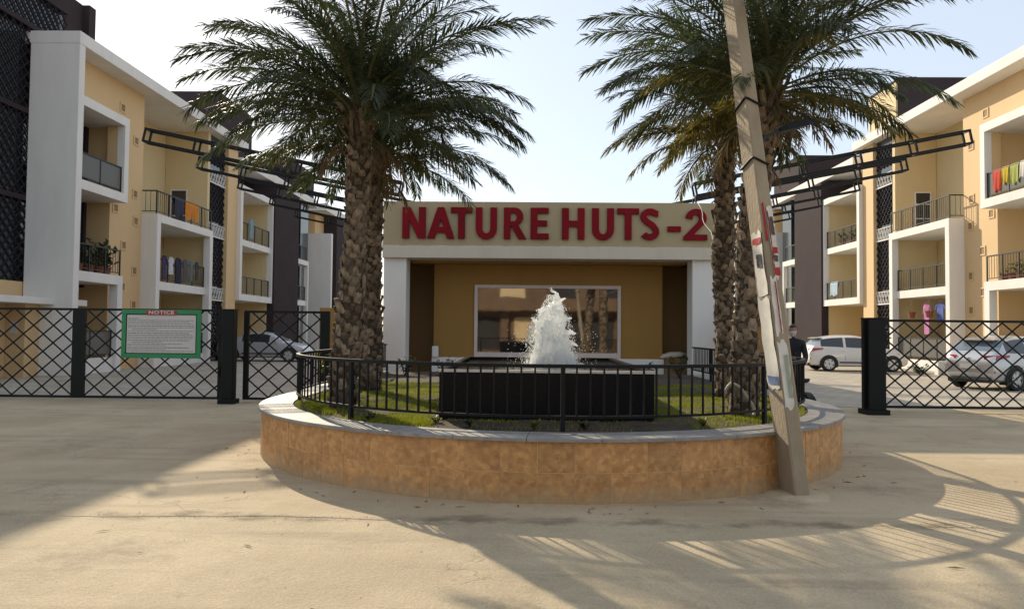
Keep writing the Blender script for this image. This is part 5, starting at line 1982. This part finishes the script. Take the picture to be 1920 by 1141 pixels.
# ------------------------------------------------------------------ cars
def car(label, loc, rz, paint, L_=3.95, W=1.72, H=1.52, hatch=True, wheel=.315, group='cars parked inside the complex', rear_glass='glass_car_sky'):
    t = thing('parked_car', label, 'car', loc, rz, group)
    k = L_ / 3.9
    kh = H / 1.52
    if hatch:
        st = [(-1.95, .40, .58, .72, .74), (-1.90, .30, .60, .88, .90), (-1.82, .26, .62, .98, 1.01), (-1.74, .24, .62, 1.02, 1.08), (-1.52, .22, .62, 1.03, 1.36), (-1.40, .21, .62, 1.03, 1.43),
              (-1.05, .2, .62, 1.02, 1.49), (-.62, .2, .62, 1.0, 1.52), (-.52, .2, .62, 1.0, 1.52), (-.1, .2, .62, .98, 1.52), (.28, .2, .62, .97, 1.47), (.40, .2, .62, .965, 1.43), (.98, .2, .62, .95, 1.03), (1.04, .2, .6, .945, .985),
              (1.35, .2, .6, .90, .935), (1.62, .21, .58, .83, .86), (1.82, .23, .55, .72, .745), (1.92, .28, .5, .60, .62), (1.95, .36, .48, .52, .53)]
    else:
        st = [(-1.95, .40, .58, .72, .74), (-1.90, .30, .60, .90, .92), (-1.82, .26, .62, .96, .99), (-1.40, .24, .62, .98, 1.01), (-1.30, .22, .62, .98, 1.06), (-.80, .21, .62, .97, 1.38),
              (-.68, .2, .62, .96, 1.42), (-.4, .2, .62, .95, 1.45), (-.30, .2, .62, .95, 1.46), (.05, .2, .62, .94, 1.46), (.3, .2, .62, .93, 1.42), (.40, .2, .62, .925, 1.38), (.98, .2, .62, .91, 1.0), (1.04, .2, .6, .905, .945),
              (1.35, .2, .6, .87, .905), (1.62, .21, .58, .80, .83), (1.82, .23, .55, .70, .725), (1.92, .28, .5, .58, .60), (1.95, .36, .48, .5, .51)]
    hw = W / 2
    NRG = 9
    def sec(x, zb, zm, zt, zr):
        # half section from the sill up to the roof centre
        e = abs(x) / 1.95
        pinch = 1 - .16 * max(0, (e - .72) / .28) ** 2
        w = hw * pinch
        tall = zr - zt
        inset = .0 + min(tall, .5) * .36
        return [(w * .80, zb), (w * .955, zb + .05), (w * .985, (zb + zm) / 2), (w, zm), (w * .955, zt), (w * .95 - inset * .12, zt + .015 * (tall > .05)), (w * .93 - inset * .92, zt + tall * .82), (w * .74 - inset, zt + tall * .97), (0, zr + .012)]
    secs = [sec(*s_) for s_ in st]
    vs = []
    for sgn in (1, -1):
        for s_, q in zip(st, secs):
            for (yy, zz) in q:
                vs.append((s_[0] * k, sgn * yy, zz * kh))
    ns = len(st)
    def vid(sg, i, j):
        return (0 if sg > 0 else ns * NRG) + i * NRG + j
    iw = [i for i in range(ns) if True]
    groups = {'body': []}
    if hatch:
        side_ranges = [(5, 6), (6, 7), (8, 9), (9, 10)]
        rear_i, wind_i = (3, 4), (11, 11)
    else:
        side_ranges = [(6, 7), (8, 9), (9, 10)]
        rear_i, wind_i = (4, 4), (11, 11)
    side_map = {}
    if hatch:
        for i in (4, 5, 6):
            side_map[i] = 0
        for i in (8, 9, 10):
            side_map[i] = 1
    else:
        for i in (5, 6, 7):
            side_map[i] = 0
        for i in (9, 10):
            side_map[i] = 1
        side_map[8] = 1
    faces = {}
    for sg in (1, -1):
        for i in range(ns - 1):
            for j in range(NRG - 1):
                f = (vid(sg, i, j), vid(sg, i + 1, j), vid(sg, i + 1, j + 1), vid(sg, i, j + 1))
                if sg < 0:
                    f = f[::-1]
                key = 'body'
                if j == 5 and i in side_map:
                    key = ('side', sg, side_map[i])
                elif j in (6, 7) and rear_i[0] <= i <= rear_i[1]:
                    key = 'rear'
                elif j in (6, 7) and wind_i[0] <= i <= wind_i[1]:
                    key = 'wind'
                faces.setdefault(key, []).append(f)
    # close the ends and the floor
    for i in (0, ns - 1):
        for j in range(NRG - 1):
            faces['body'].append((vid(1, i, j), vid(1, i, j + 1), vid(-1, i, j + 1), vid(-1, i, j)))
    for i in range(ns - 1):
        faces['body'].append((vid(1, i, 0), vid(1, i + 1, 0), vid(-1, i + 1, 0), vid(-1, i, 0)))
    def sub(nm, fl, m__, off=0.0, smooth=True):
        used = sorted({v for f in fl for v in f})
        mp = {v: n_ for n_, v in enumerate(used)}
        me = bpy.data.meshes.new(nm)
        me.from_pydata([vs[v] for v in used], [], [tuple(mp[v] for v in f) for f in fl])
        bm = bmesh.new()
        bm.from_mesh(me)
        bmesh.ops.remove_doubles(bm, verts=bm.verts[:], dist=.0005)
        bmesh.ops.recalc_face_normals(bm, faces=bm.faces[:])
        if nm == 'body':
            pass
        bm.to_mesh(me)
        bm.free()
        me.materials.append(m__)
        me.polygons.foreach_set('use_smooth', [smooth] * len(me.polygons))
        try:
            me.set_sharp_from_angle(angle=R(38))
        except Exception:
            pass
        o = link(nm, me, t, local=True)
        return o
    sub('body', faces['body'], paint)
    for key, fl in faces.items():
        if key == 'body':
            continue
        if key == 'rear':
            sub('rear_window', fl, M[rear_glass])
        elif key == 'wind':
            sub('windscreen', fl, M['glass_car'])
        else:
            sub('side_window', fl, M['glass_car'])
    # wheels, arches
    for sx in (-1.22, 1.28):
        for sg in (1, -1):
            x = sx * k
            yo = sg * (hw + .006)
            a = MB()
            n_ = 28
            vs2 = []
            for q in range(n_):
                an = 2 * PI * q / n_
                vs2.append((x + (wheel + .065) * math.cos(an), yo, max(.17, wheel + (wheel + .065) * math.sin(an))))
            vs2 += [(v[0], sg * (hw - .25), v[2]) for v in vs2]
            a.add(vs2, [tuple(range(n_))] + [(q, (q + 1) % n_, (q + 1) % n_ + n_, q + n_) for q in range(n_)])
            a.build('wheel_arch', M['plastic'], t, local=True)
            wv = MB()
            wv.lathe([(wheel * .66, -.1), (wheel * .9, -.1), (wheel, -.07), (wheel, .05), (wheel * .93, .085), (wheel * .68, .09), (wheel * .64, .07)], (0, 0, 0), 28, 'y')
            pts_ = [(v[0] + x, v[1] * sg + yo - sg * .055, v[2] + wheel) for v in wv.v]
            wv.v = pts_
            ty = wv.build('wheel', M['tyre'], t, local=True, smooth=True)
            rm = MB()
            r_ = wheel * .66
            ydisc = yo + sg * .015
            for q in range(6):
                an = 2 * PI * q / 6 + .3
                c_, s_ = math.cos(an), math.sin(an)
                tx, tz = -s_, c_
                w0, w1 = .055, .085
                p = [(x + c_ * .03 + tx * -w0, ydisc, wheel + s_ * .03 + tz * -w0), (x + c_ * .03 + tx * w0, ydisc, wheel + s_ * .03 + tz * w0),
                     (x + c_ * r_ + tx * w1 * .8, ydisc, wheel + s_ * r_ + tz * w1 * .8), (x + c_ * r_ - tx * w1 * .8, ydisc, wheel + s_ * r_ - tz * w1 * .8)]
                p += [(a_, b_ - sg * .03, c__) for (a_, b_, c__) in p]
                p = [(a_, b_ + sg * .0008 * q, c__) for (a_, b_, c__) in p]
                rm.add(p, [(0, 1, 2, 3), (7, 6, 5, 4), (0, 4, 5, 1), (1, 5, 6, 2), (2, 6, 7, 3), (3, 7, 4, 0)])
            rm.lathe([(r_ * .96, .03), (r_ * 1.02, .032), (r_ * 1.02, -.03), (r_ * .96, -.03)], (x, ydisc - sg * .012, wheel), 26, 'y')
            rm.build('rim', M['rim'], ty, local=True)
            hub = MB()
            hub.lathe([(.001, -.02), (r_ * .98, -.02)], (x, ydisc - sg * .03, wheel), 24, 'y')
            hub.build('brake_disc', M['plastic'], ty, local=True)
    # sill strip, bumpers, lights, plate, mirrors, handles
    for sg in (1, -1):
        MB().box(-.80 * k, .86 * k, sg * (hw * .985), sg * (hw + .012), .36, .41).build('side_strip', M['plastic'], t, local=True)
        tl = MB()
        xb = -1.86 * k
        zb = .90 * kh
        tl.add([(xb, sg * hw * .50, zb + .02), (xb - .02, sg * hw * .90, zb - .02), (xb + .34 * k, sg * (hw * .985), zb + .11), (xb + .10 * k, sg * hw * .96, zb + .15), (xb + .06, sg * hw * .55, zb + .13)] , [(0, 1, 2, 3, 4)])
        vs3 = tl.v
        tl2 = MB()
        # wedge tail light wrapping the corner
        A = [(-1.875, .48, .86), (-1.86, .48, .96), (-1.84, .88, .845), (-1.80, .88, .975), (-1.50, 1.0, .93), (-1.46, .985, .985)]
        q = []
        for (x_, y_, z_) in A:
            q.append(((x_ - .045 * (1 - max(0, (abs(y_) - .85) / .15))) * k, sg * (y_ * hw + .010), z_ * kh))
        q += [(x_ + .08, y_ * .93, z_) for (x_, y_, z_) in q]
        tl2.add(q, [(0, 2, 3, 1), (2, 4, 5, 3), (6, 7, 9, 8), (8, 9, 11, 10), (0, 1, 7, 6), (4, 10, 11, 5), (1, 3, 9, 7), (3, 5, 11, 9), (0, 6, 8, 2), (2, 8, 10, 4)])
        tl2.build('tail_light', M['tail'], t, local=True)
        rf = MB().box(-1.935 * k, -1.86 * k, sg * hw * .66, sg * hw * .86, .50, .57)
        rf.build('reflector', M['tail'], t, local=True)
        hl = MB()
        B = [(1.90, .45, .60), (1.86, .45, .68), (1.84, .80, .60), (1.78, .82, .71), (1.56, .985, .72), (1.46, .975, .80)]
        q = [(x_ * k + .03, sg * (y_ * hw + .008), z_ * kh) for (x_, y_, z_) in B]
        q += [(x_ - .1, y_ * .93, z_) for (x_, y_, z_) in q]
        hl.add(q, [(0, 2, 3, 1), (2, 4, 5, 3), (6, 7, 9, 8), (8, 9, 11, 10), (0, 1, 7, 6), (4, 10, 11, 5), (1, 3, 9, 7), (3, 5, 11, 9), (0, 6, 8, 2), (2, 8, 10, 4)])
        hl.build('headlight', M['lamp_clear'], t, local=True)
        mr = MB().box(.62 * k, .78 * k, sg * (hw - .03), sg * (hw + .15), .97 * kh, 1.10 * kh)
        mr.build('wing_mirror', paint, t, local=True, bevel=.03)
        for xx in (-.72, .12):
            MB().box(xx * k, (xx + .16) * k, sg * (hw * .955), sg * (hw * .99 + .012), .84 * kh, .875 * kh).build('door_handle', paint, t, local=True, bevel=.01)
        # door gaps
        for xx in (-.57, .34 + .42, -1.0 + .06):
            MB().box(xx * k - .004, xx * k + .004, sg * (hw * .99), sg * (hw + .0035), .45 * kh, .66 * kh).build('door_gap', M['plastic'], t, local=True)
    MB().box(-2.0 * k, -1.90 * k, -hw * .72, hw * .72, .22, .34).build('rear_valance', M['plastic'], t, local=True, bevel=.02)
    MB().box(-1.99 * k, -1.955 * k, -.26, .26, .62, .74).build('number_plate', M['board_white'], t, local=True)
    em = MB().lathe([(.001, -.012), (.05, -.012), (.055, 0)], (-1.90 * k, 0, .88 * kh), 14)
    em.v = [(-1.90 * k - (z - .88 * kh) * -1 - .035, y, .86 * kh + (x + 1.90 * k)) for (x, y, z) in em.v]
    em.build('badge', M['rim'], t, local=True)
    if hatch:
        sp = MB()
        sp.add([(-1.45 * k, -hw * .62, 1.435 * kh), (-1.45 * k, hw * .62, 1.435 * kh), (-1.66 * k, hw * .58, 1.40 * kh), (-1.66 * k, -hw * .58, 1.40 * kh),
                (-1.45 * k, -hw * .62, 1.40 * kh), (-1.45 * k, hw * .62, 1.40 * kh), (-1.64 * k, hw * .58, 1.375 * kh), (-1.64 * k, -hw * .58, 1.375 * kh)],
               [(0, 1, 2, 3), (7, 6, 5, 4), (0, 4, 5, 1), (1, 5, 6, 2), (2, 6, 7, 3), (3, 7, 4, 0)])
        sp.build('spoiler', paint, t, local=True)
    return t

car('white hatchback parked side-on behind the right gate post', (14.15, 32.6, 0), R(-3), M['car_white'], 4.05, 1.74, 1.52)
car('silver hatchback seen from behind through the right lattice gate', (14.85, 23.0, 0), R(24), M['car_silver'], 4.0, 1.78, 1.58, wheel=.34)
car('pale saloon car behind the wicket gate, side-on', (-12.6, 36.2, 0), R(-2), M['car_grey'], 4.3, 1.72, 1.46, False, rear_glass='glass_car')
car('light saloon car farther back beside the left palms', (-9.4, 42.5, 0), R(-2), M['car_white'], 4.2, 1.7, 1.5, False, rear_glass='glass_car')

# ------------------------------------------------------------------ motorbike and person right of the planter
def skin_body(name, joints, edges, m, parent, levels=2, root=0, clothes=None):
    me = bpy.data.meshes.new(name)
    me.from_pydata([j[0] for j in joints], edges, [])
    o = link(name, me, parent, local=True)
    sk_ = o.modifiers.new('skin', 'SKIN')
    sk_.use_smooth_shade = True
    lay = me.skin_vertices[0].data if len(me.skin_vertices) else None
    if lay is None:
        bm = bmesh.new()
        bm.from_mesh(me)
        bm.verts.layers.skin.verify()
        bm.to_mesh(me)
        bm.free()
        lay = me.skin_vertices[0].data
    for i, j in enumerate(joints):
        lay[i].radius = j[1] if isinstance(j[1], tuple) else (j[1], j[1])
        lay[i].use_root = (i == root)
    ss = o.modifiers.new('subsurf', 'SUBSURF')
    ss.levels = levels
    ss.render_levels = levels
    me.materials.append(m)
    return o

def person():
    t = thing('person', 'dark haired person in black jacket and pale face mask beyond the railing', 'person', (5.06, 14.2, 0), R(-28))
    J = [((0, 0, .95), (.155, .115)), ((0, 0, 1.12), (.145, .105)), ((0, .0, 1.32), (.175, .12)), ((0, 0, 1.44), (.12, .09)), ((0, .01, 1.51), .055), 
         ((.17, 0, 1.41), .068), ((.23, -.02, 1.15), .052), ((.20, -.20, 1.00), .040),
         ((-.17, 0, 1.41), .068), ((-.24, .02, 1.14), .052), ((-.22, -.16, .96), .040),
         ((.095, 0, .86), .095), ((.11, -.02, .48), .066), ((.11, .02, .09), .048), ((.12, -.13, .045), .04),
         ((-.095, 0, .86), .095), ((-.11, -.02, .48), .066), ((-.12, .02, .09), .048), ((-.13, -.13, .045), .04)]
    E_ = [(0, 1), (1, 2), (2, 3), (3, 4), (3, 5), (5, 6), (6, 7), (3, 8), (8, 9), (9, 10), (0, 11), (11, 12), (12, 13), (13, 14), (0, 15), (15, 16), (16, 17), (17, 18)]
    skin_body('body', J, E_, M['cloth_black'], t)
    # head with face features, mask, hair, cap
    bm = bmesh.new()
    bmesh.ops.create_uvsphere(bm, u_segments=24, v_segments=16, radius=1)
    for v in bm.verts:
        c = v.co.copy()
        jaw = 1 - .22 * max(0, -c.z) ** 1.3
        x_, y_, z_ = c.x * .078 * jaw, c.y * .098 * jaw, c.z * .122
        if c.y < -.75 and abs(c.x) < .35 and -.25 < c.z < .15:
            y_ -= .018 * (1 - abs(c.x) / .35)
        if c.y < -.6 and .1 < c.z < .32 and .2 < abs(c.x) < .6:
            y_ += .006
        v.co = (x_, y_, z_ + 1.635)
    me = bpy.data.meshes.new('head')
    bm.to_mesh(me)
    bm.free()
    me.materials.append(M['skin'])
    me.polygons.foreach_set('use_smooth', [True] * len(me.polygons))
    link('head', me, t, local=True)
    for nm, mt, zmin, zmax, ymin, ymax, gr in (('hair', 'hair', .12, 2, -2, 2, 1.10), ('face_mask', 'cloth_mask', -.85, .0, -2, -.25, 1.07)):
        bm = bmesh.new()
        bmesh.ops.create_uvsphere(bm, u_segments=24, v_segments=16, radius=1)
        kill = []
        for v in bm.verts:
            c = v.co
            ok = zmin <= c.z <= zmax and ymin <= c.y <= ymax
            if nm == 'hair':
                ok = c.z > .45 or (c.y > .15 and c.z > -.35)
            if not ok:
                kill.append(v)
        bmesh.ops.delete(bm, geom=kill, context='VERTS')
        for v in bm.verts:
            c = v.co.copy()
            jaw = 1 - .22 * max(0, -c.z) ** 1.3
            v.co = (c.x * .078 * jaw * gr, c.y * .098 * jaw * gr - (.01 if nm == 'face_mask' else 0), c.z * .122 * gr + 1.635)
        me = bpy.data.meshes.new(nm)
        bm.to_mesh(me)
        bm.free()
        me.materials.append(M[mt])
        me.polygons.foreach_set('use_smooth', [True] * len(me.polygons))
        o_ = link(nm, me, t, local=True)
        sl = o_.modifiers.new('solid', 'SOLIDIFY')
        sl.thickness = .006
    for sg in (1, -1):
        ear = MB()
        ear.lathe([(.001, -.01), (.02, -.006), (.024, .006), (.001, .01)], (0, 0, 0), 10)
        ear.v = [(sg * .080 + z * .6, .005 + x * .8, 1.63 + y * 1.3) for (x, y, z) in ear.v]
        ear.build('ear', M['skin'], t, local=True, smooth=True)
        # hand: palm with five separate fingers
        wr = Vector((.20, -.20, 1.00)) if sg > 0 else Vector((-.22, -.16, .96))
        hand = MB()
        d = Vector((-.1 * sg, -.75, -.35)).normalized()
        sx = Vector((1, 0, 0))
        up = d.cross(sx).normalized()
        hand.tube([wr + d * .02, wr + d * .06, wr + d * .115], [.028, .036, .034], 10)
        for k_, (o_, ln) in enumerate([(-.027, .062), (-.009, .072), (.009, .07), (.027, .054)]):
            b0 = wr + d * .11 + sx * o_
            b1 = b0 + d * ln * .5 - up * .004
            b2 = b1 + (d * .7 - Vector((0, 0, .7))).normalized() * ln * .3
            b3 = b2 + (d * .2 - Vector((0, 0, .95))).normalized() * ln * .28
            hand.tube([b0, b1, b2, b3], [.0095, .009, .0085, .006], 7)
        b0 = wr + d * .05 - sx * sg * .03
        hand.tube([b0, b0 + d * .03 - sx * sg * .02, b0 + d * .062 - sx * sg * .022], [.011, .010, .007], 7)
        hand.build('hand', M['skin'], t, local=True, smooth=True)
person()

def motorbike():
    t = thing('motorbike', 'dark motorbike parked beyond the railing near the person', 'motorbike', (4.56, 13.0, 0), R(95))
    for x in (-.62, .62):
        w = MB()
        n_ = 26
        w.lathe([(.24, -.045), (.275, -.05), (.30, -.02), (.30, .02), (.275, .05), (.24, .045), (.24, -.045)], (x, 0, .30), n_, 'y')
        wo_ = w.build('wheel', M['tyre'], t, local=True, smooth=True)
        r_ = MB()
        for q in range(5):
            a = 2 * PI * q / 5
            r_.bar((x + .03 * math.cos(a), 0, .30 + .03 * math.sin(a)), (x + .24 * math.cos(a), 0, .30 + .24 * math.sin(a)), .03, .03, up=(0, 1, 0))
        r_.lathe([(.001, -.05), (.05, -.05), (.05, .05), (.001, .05)], (x, 0, .30), 12, 'y')
        r_.build('rim', M['rim'], wo_, local=True)
    tank = bmesh.new()
    bmesh.ops.create_uvsphere(tank, u_segments=20, v_segments=12, radius=1)
    for v in tank.verts:
        c = v.co
        v.co = (.17 + c.x * .27, c.y * .13 * (1 + .3 * c.x), .80 + c.z * .13)
    me = bpy.data.meshes.new('fuel_tank')
    tank.to_mesh(me)
    tank.free()
    me.materials.append(M['black_metal'])
    me.polygons.foreach_set('use_smooth', [True] * len(me.polygons))
    link('fuel_tank', me, t, local=True)
    s_ = MB()
    s_.add([(-.62, -.10, .86), (-.62, .10, .86), (-.05, .13, .78), (-.05, -.13, .78), (-.60, -.08, .79), (-.60, .08, .79), (-.05, .10, .70), (-.05, -.10, .70)],
           [(0, 3, 2, 1), (4, 5, 6, 7), (0, 1, 5, 4), (1, 2, 6, 5), (2, 3, 7, 6), (3, 0, 4, 7)])
    s_.build('seat', M['plastic'], t, local=True, bevel=.03)
    f = MB()
    f.tube([(-.62, .07, .30), (-.1, .09, .42), (.1, .06, .66), (.42, .03, .82)], .022, 8)
    f.tube([(-.62, -.07, .30), (-.1, -.09, .42), (.1, -.06, .66), (.42, -.03, .82)], .022, 8)
    f.tube([(-.1, 0, .42), (.2, 0, .3), (.42, 0, .78)], .025, 8)
    f.build('frame', M['black_metal'], t, local=True)
    e = MB().box(-.08, .25, -.13, .13, .28, .58)
    e.build('engine', M['rail_metal'], t, local=True, bevel=.04)
    k = MB()
    for sg in (1, -1):
        k.tube([(.62, sg * .075, .30), (.46, sg * .075, .80), (.41, sg * .075, .95)], .022, 8)
    k.build('fork', M['rail_metal'], t, local=True)
    h = MB().tube([(.30, .36, 1.03), (.38, .2, 1.0), (.41, 0, .97), (.38, -.2, 1.0), (.30, -.36, 1.03)], .015, 8)
    h.build('handlebar', M['black_metal'], t, local=True)
    for sg in (1, -1):
        m_ = MB()
        m_.tube([(.36, sg * .25, 1.0), (.36, sg * .30, 1.18)], .006, 6)
        m_.lathe([(.001, -.012), (.055, -.01), (.055, .01), (.001, .012)], (0, 0, 0), 14, 'y')
        nv = len(m_.v) - 4 * 14
        m_.v = m_.v[:nv] + [(.36 + y, sg * .33 + x, 1.2 + z) for (x, y, z) in m_.v[nv:]]
        m_.build('mirror', M['black_metal'], t, local=True)
    hl = MB().lathe([(.001, -.07), (.06, -.05), (.085, .02), (.08, .05), (.001, .06)], (0, 0, 0), 16)
    hl.v = [(.50 + z, x, .92 + y) for (x, y, z) in hl.v]
    hl.build('headlight', M['lamp_clear'], t, local=True, smooth=True)
    for (x, ln, nm) in ((.62, .5, 'front_mudguard'), (-.62, .55, 'rear_mudguard')):
        g = MB()
        pts_ = []
        for q in range(9):
            a = R(30 + 120 * q / 8) if x > 0 else R(40 + 115 * q / 8)
            pts_.append((a, .335))
        vs = []
        for (a, r0) in pts_:
            for yy in (-.06, .06):
                vs.append((x + r0 * math.cos(a), yy, .30 + r0 * math.sin(a)))
            for yy in (.06, -.06):
                vs.append((x + (r0 - .008) * math.cos(a), yy, .30 + (r0 - .008) * math.sin(a)))
        fs = []
        for q in range(8):
            for j in range(4):
                j2 = (j + 1) % 4
                fs.append((q * 4 + j, (q + 1) * 4 + j, (q + 1) * 4 + j2, q * 4 + j2))
        g.add(vs, fs)
        g.build(nm, M['black_metal'], t, local=True)
    ex = MB().tube([(.05, -.14, .32), (-.2, -.16, .26), (-.75, -.16, .34)], [.025, .035, .05], 10)
    ex.build('exhaust', M['rail_metal'], t, local=True, smooth=True)
    MB().tube([(0, .1, .32), (-.05, .32, .0)], .012, 6).build('kickstand', M['black_metal'], t, local=True)
motorbike()

# ------------------------------------------------------------------ the shops across the road (seen only in the lobby glass)
sh = thing('shop_row', 'brown shop row across the road reflected in the gatehouse glass', 'shop building', (0, -18, 0))
box_part('wall', M['shop_brown'], sh, -16, 18, -24, -18, 0, 7.5)
for k in range(7):
    x = -14 + 4.4 * k
    box_part('shutter', M['dark'] if k % 3 else M['shop_cream'], sh, x, x + 3.2, -17.99, -17.9, .2, 2.6)
    box_part('pillar', M['shop_brown'], sh, x + 3.4, x + 3.9, -17.99, -17.5, 0, 3.1)
for k in range(8):
    x = -14 + 4.0 * k
    box_part('window', M['shop_cream'] if k in (2, 3) else M['dark'], sh, x, x + 2.0, -17.99, -17.92, 4.2, 5.6)
box_part('awning', M['shop_brown'], sh, -16, 18, -17.99, -16.4, 3.1, 3.3)
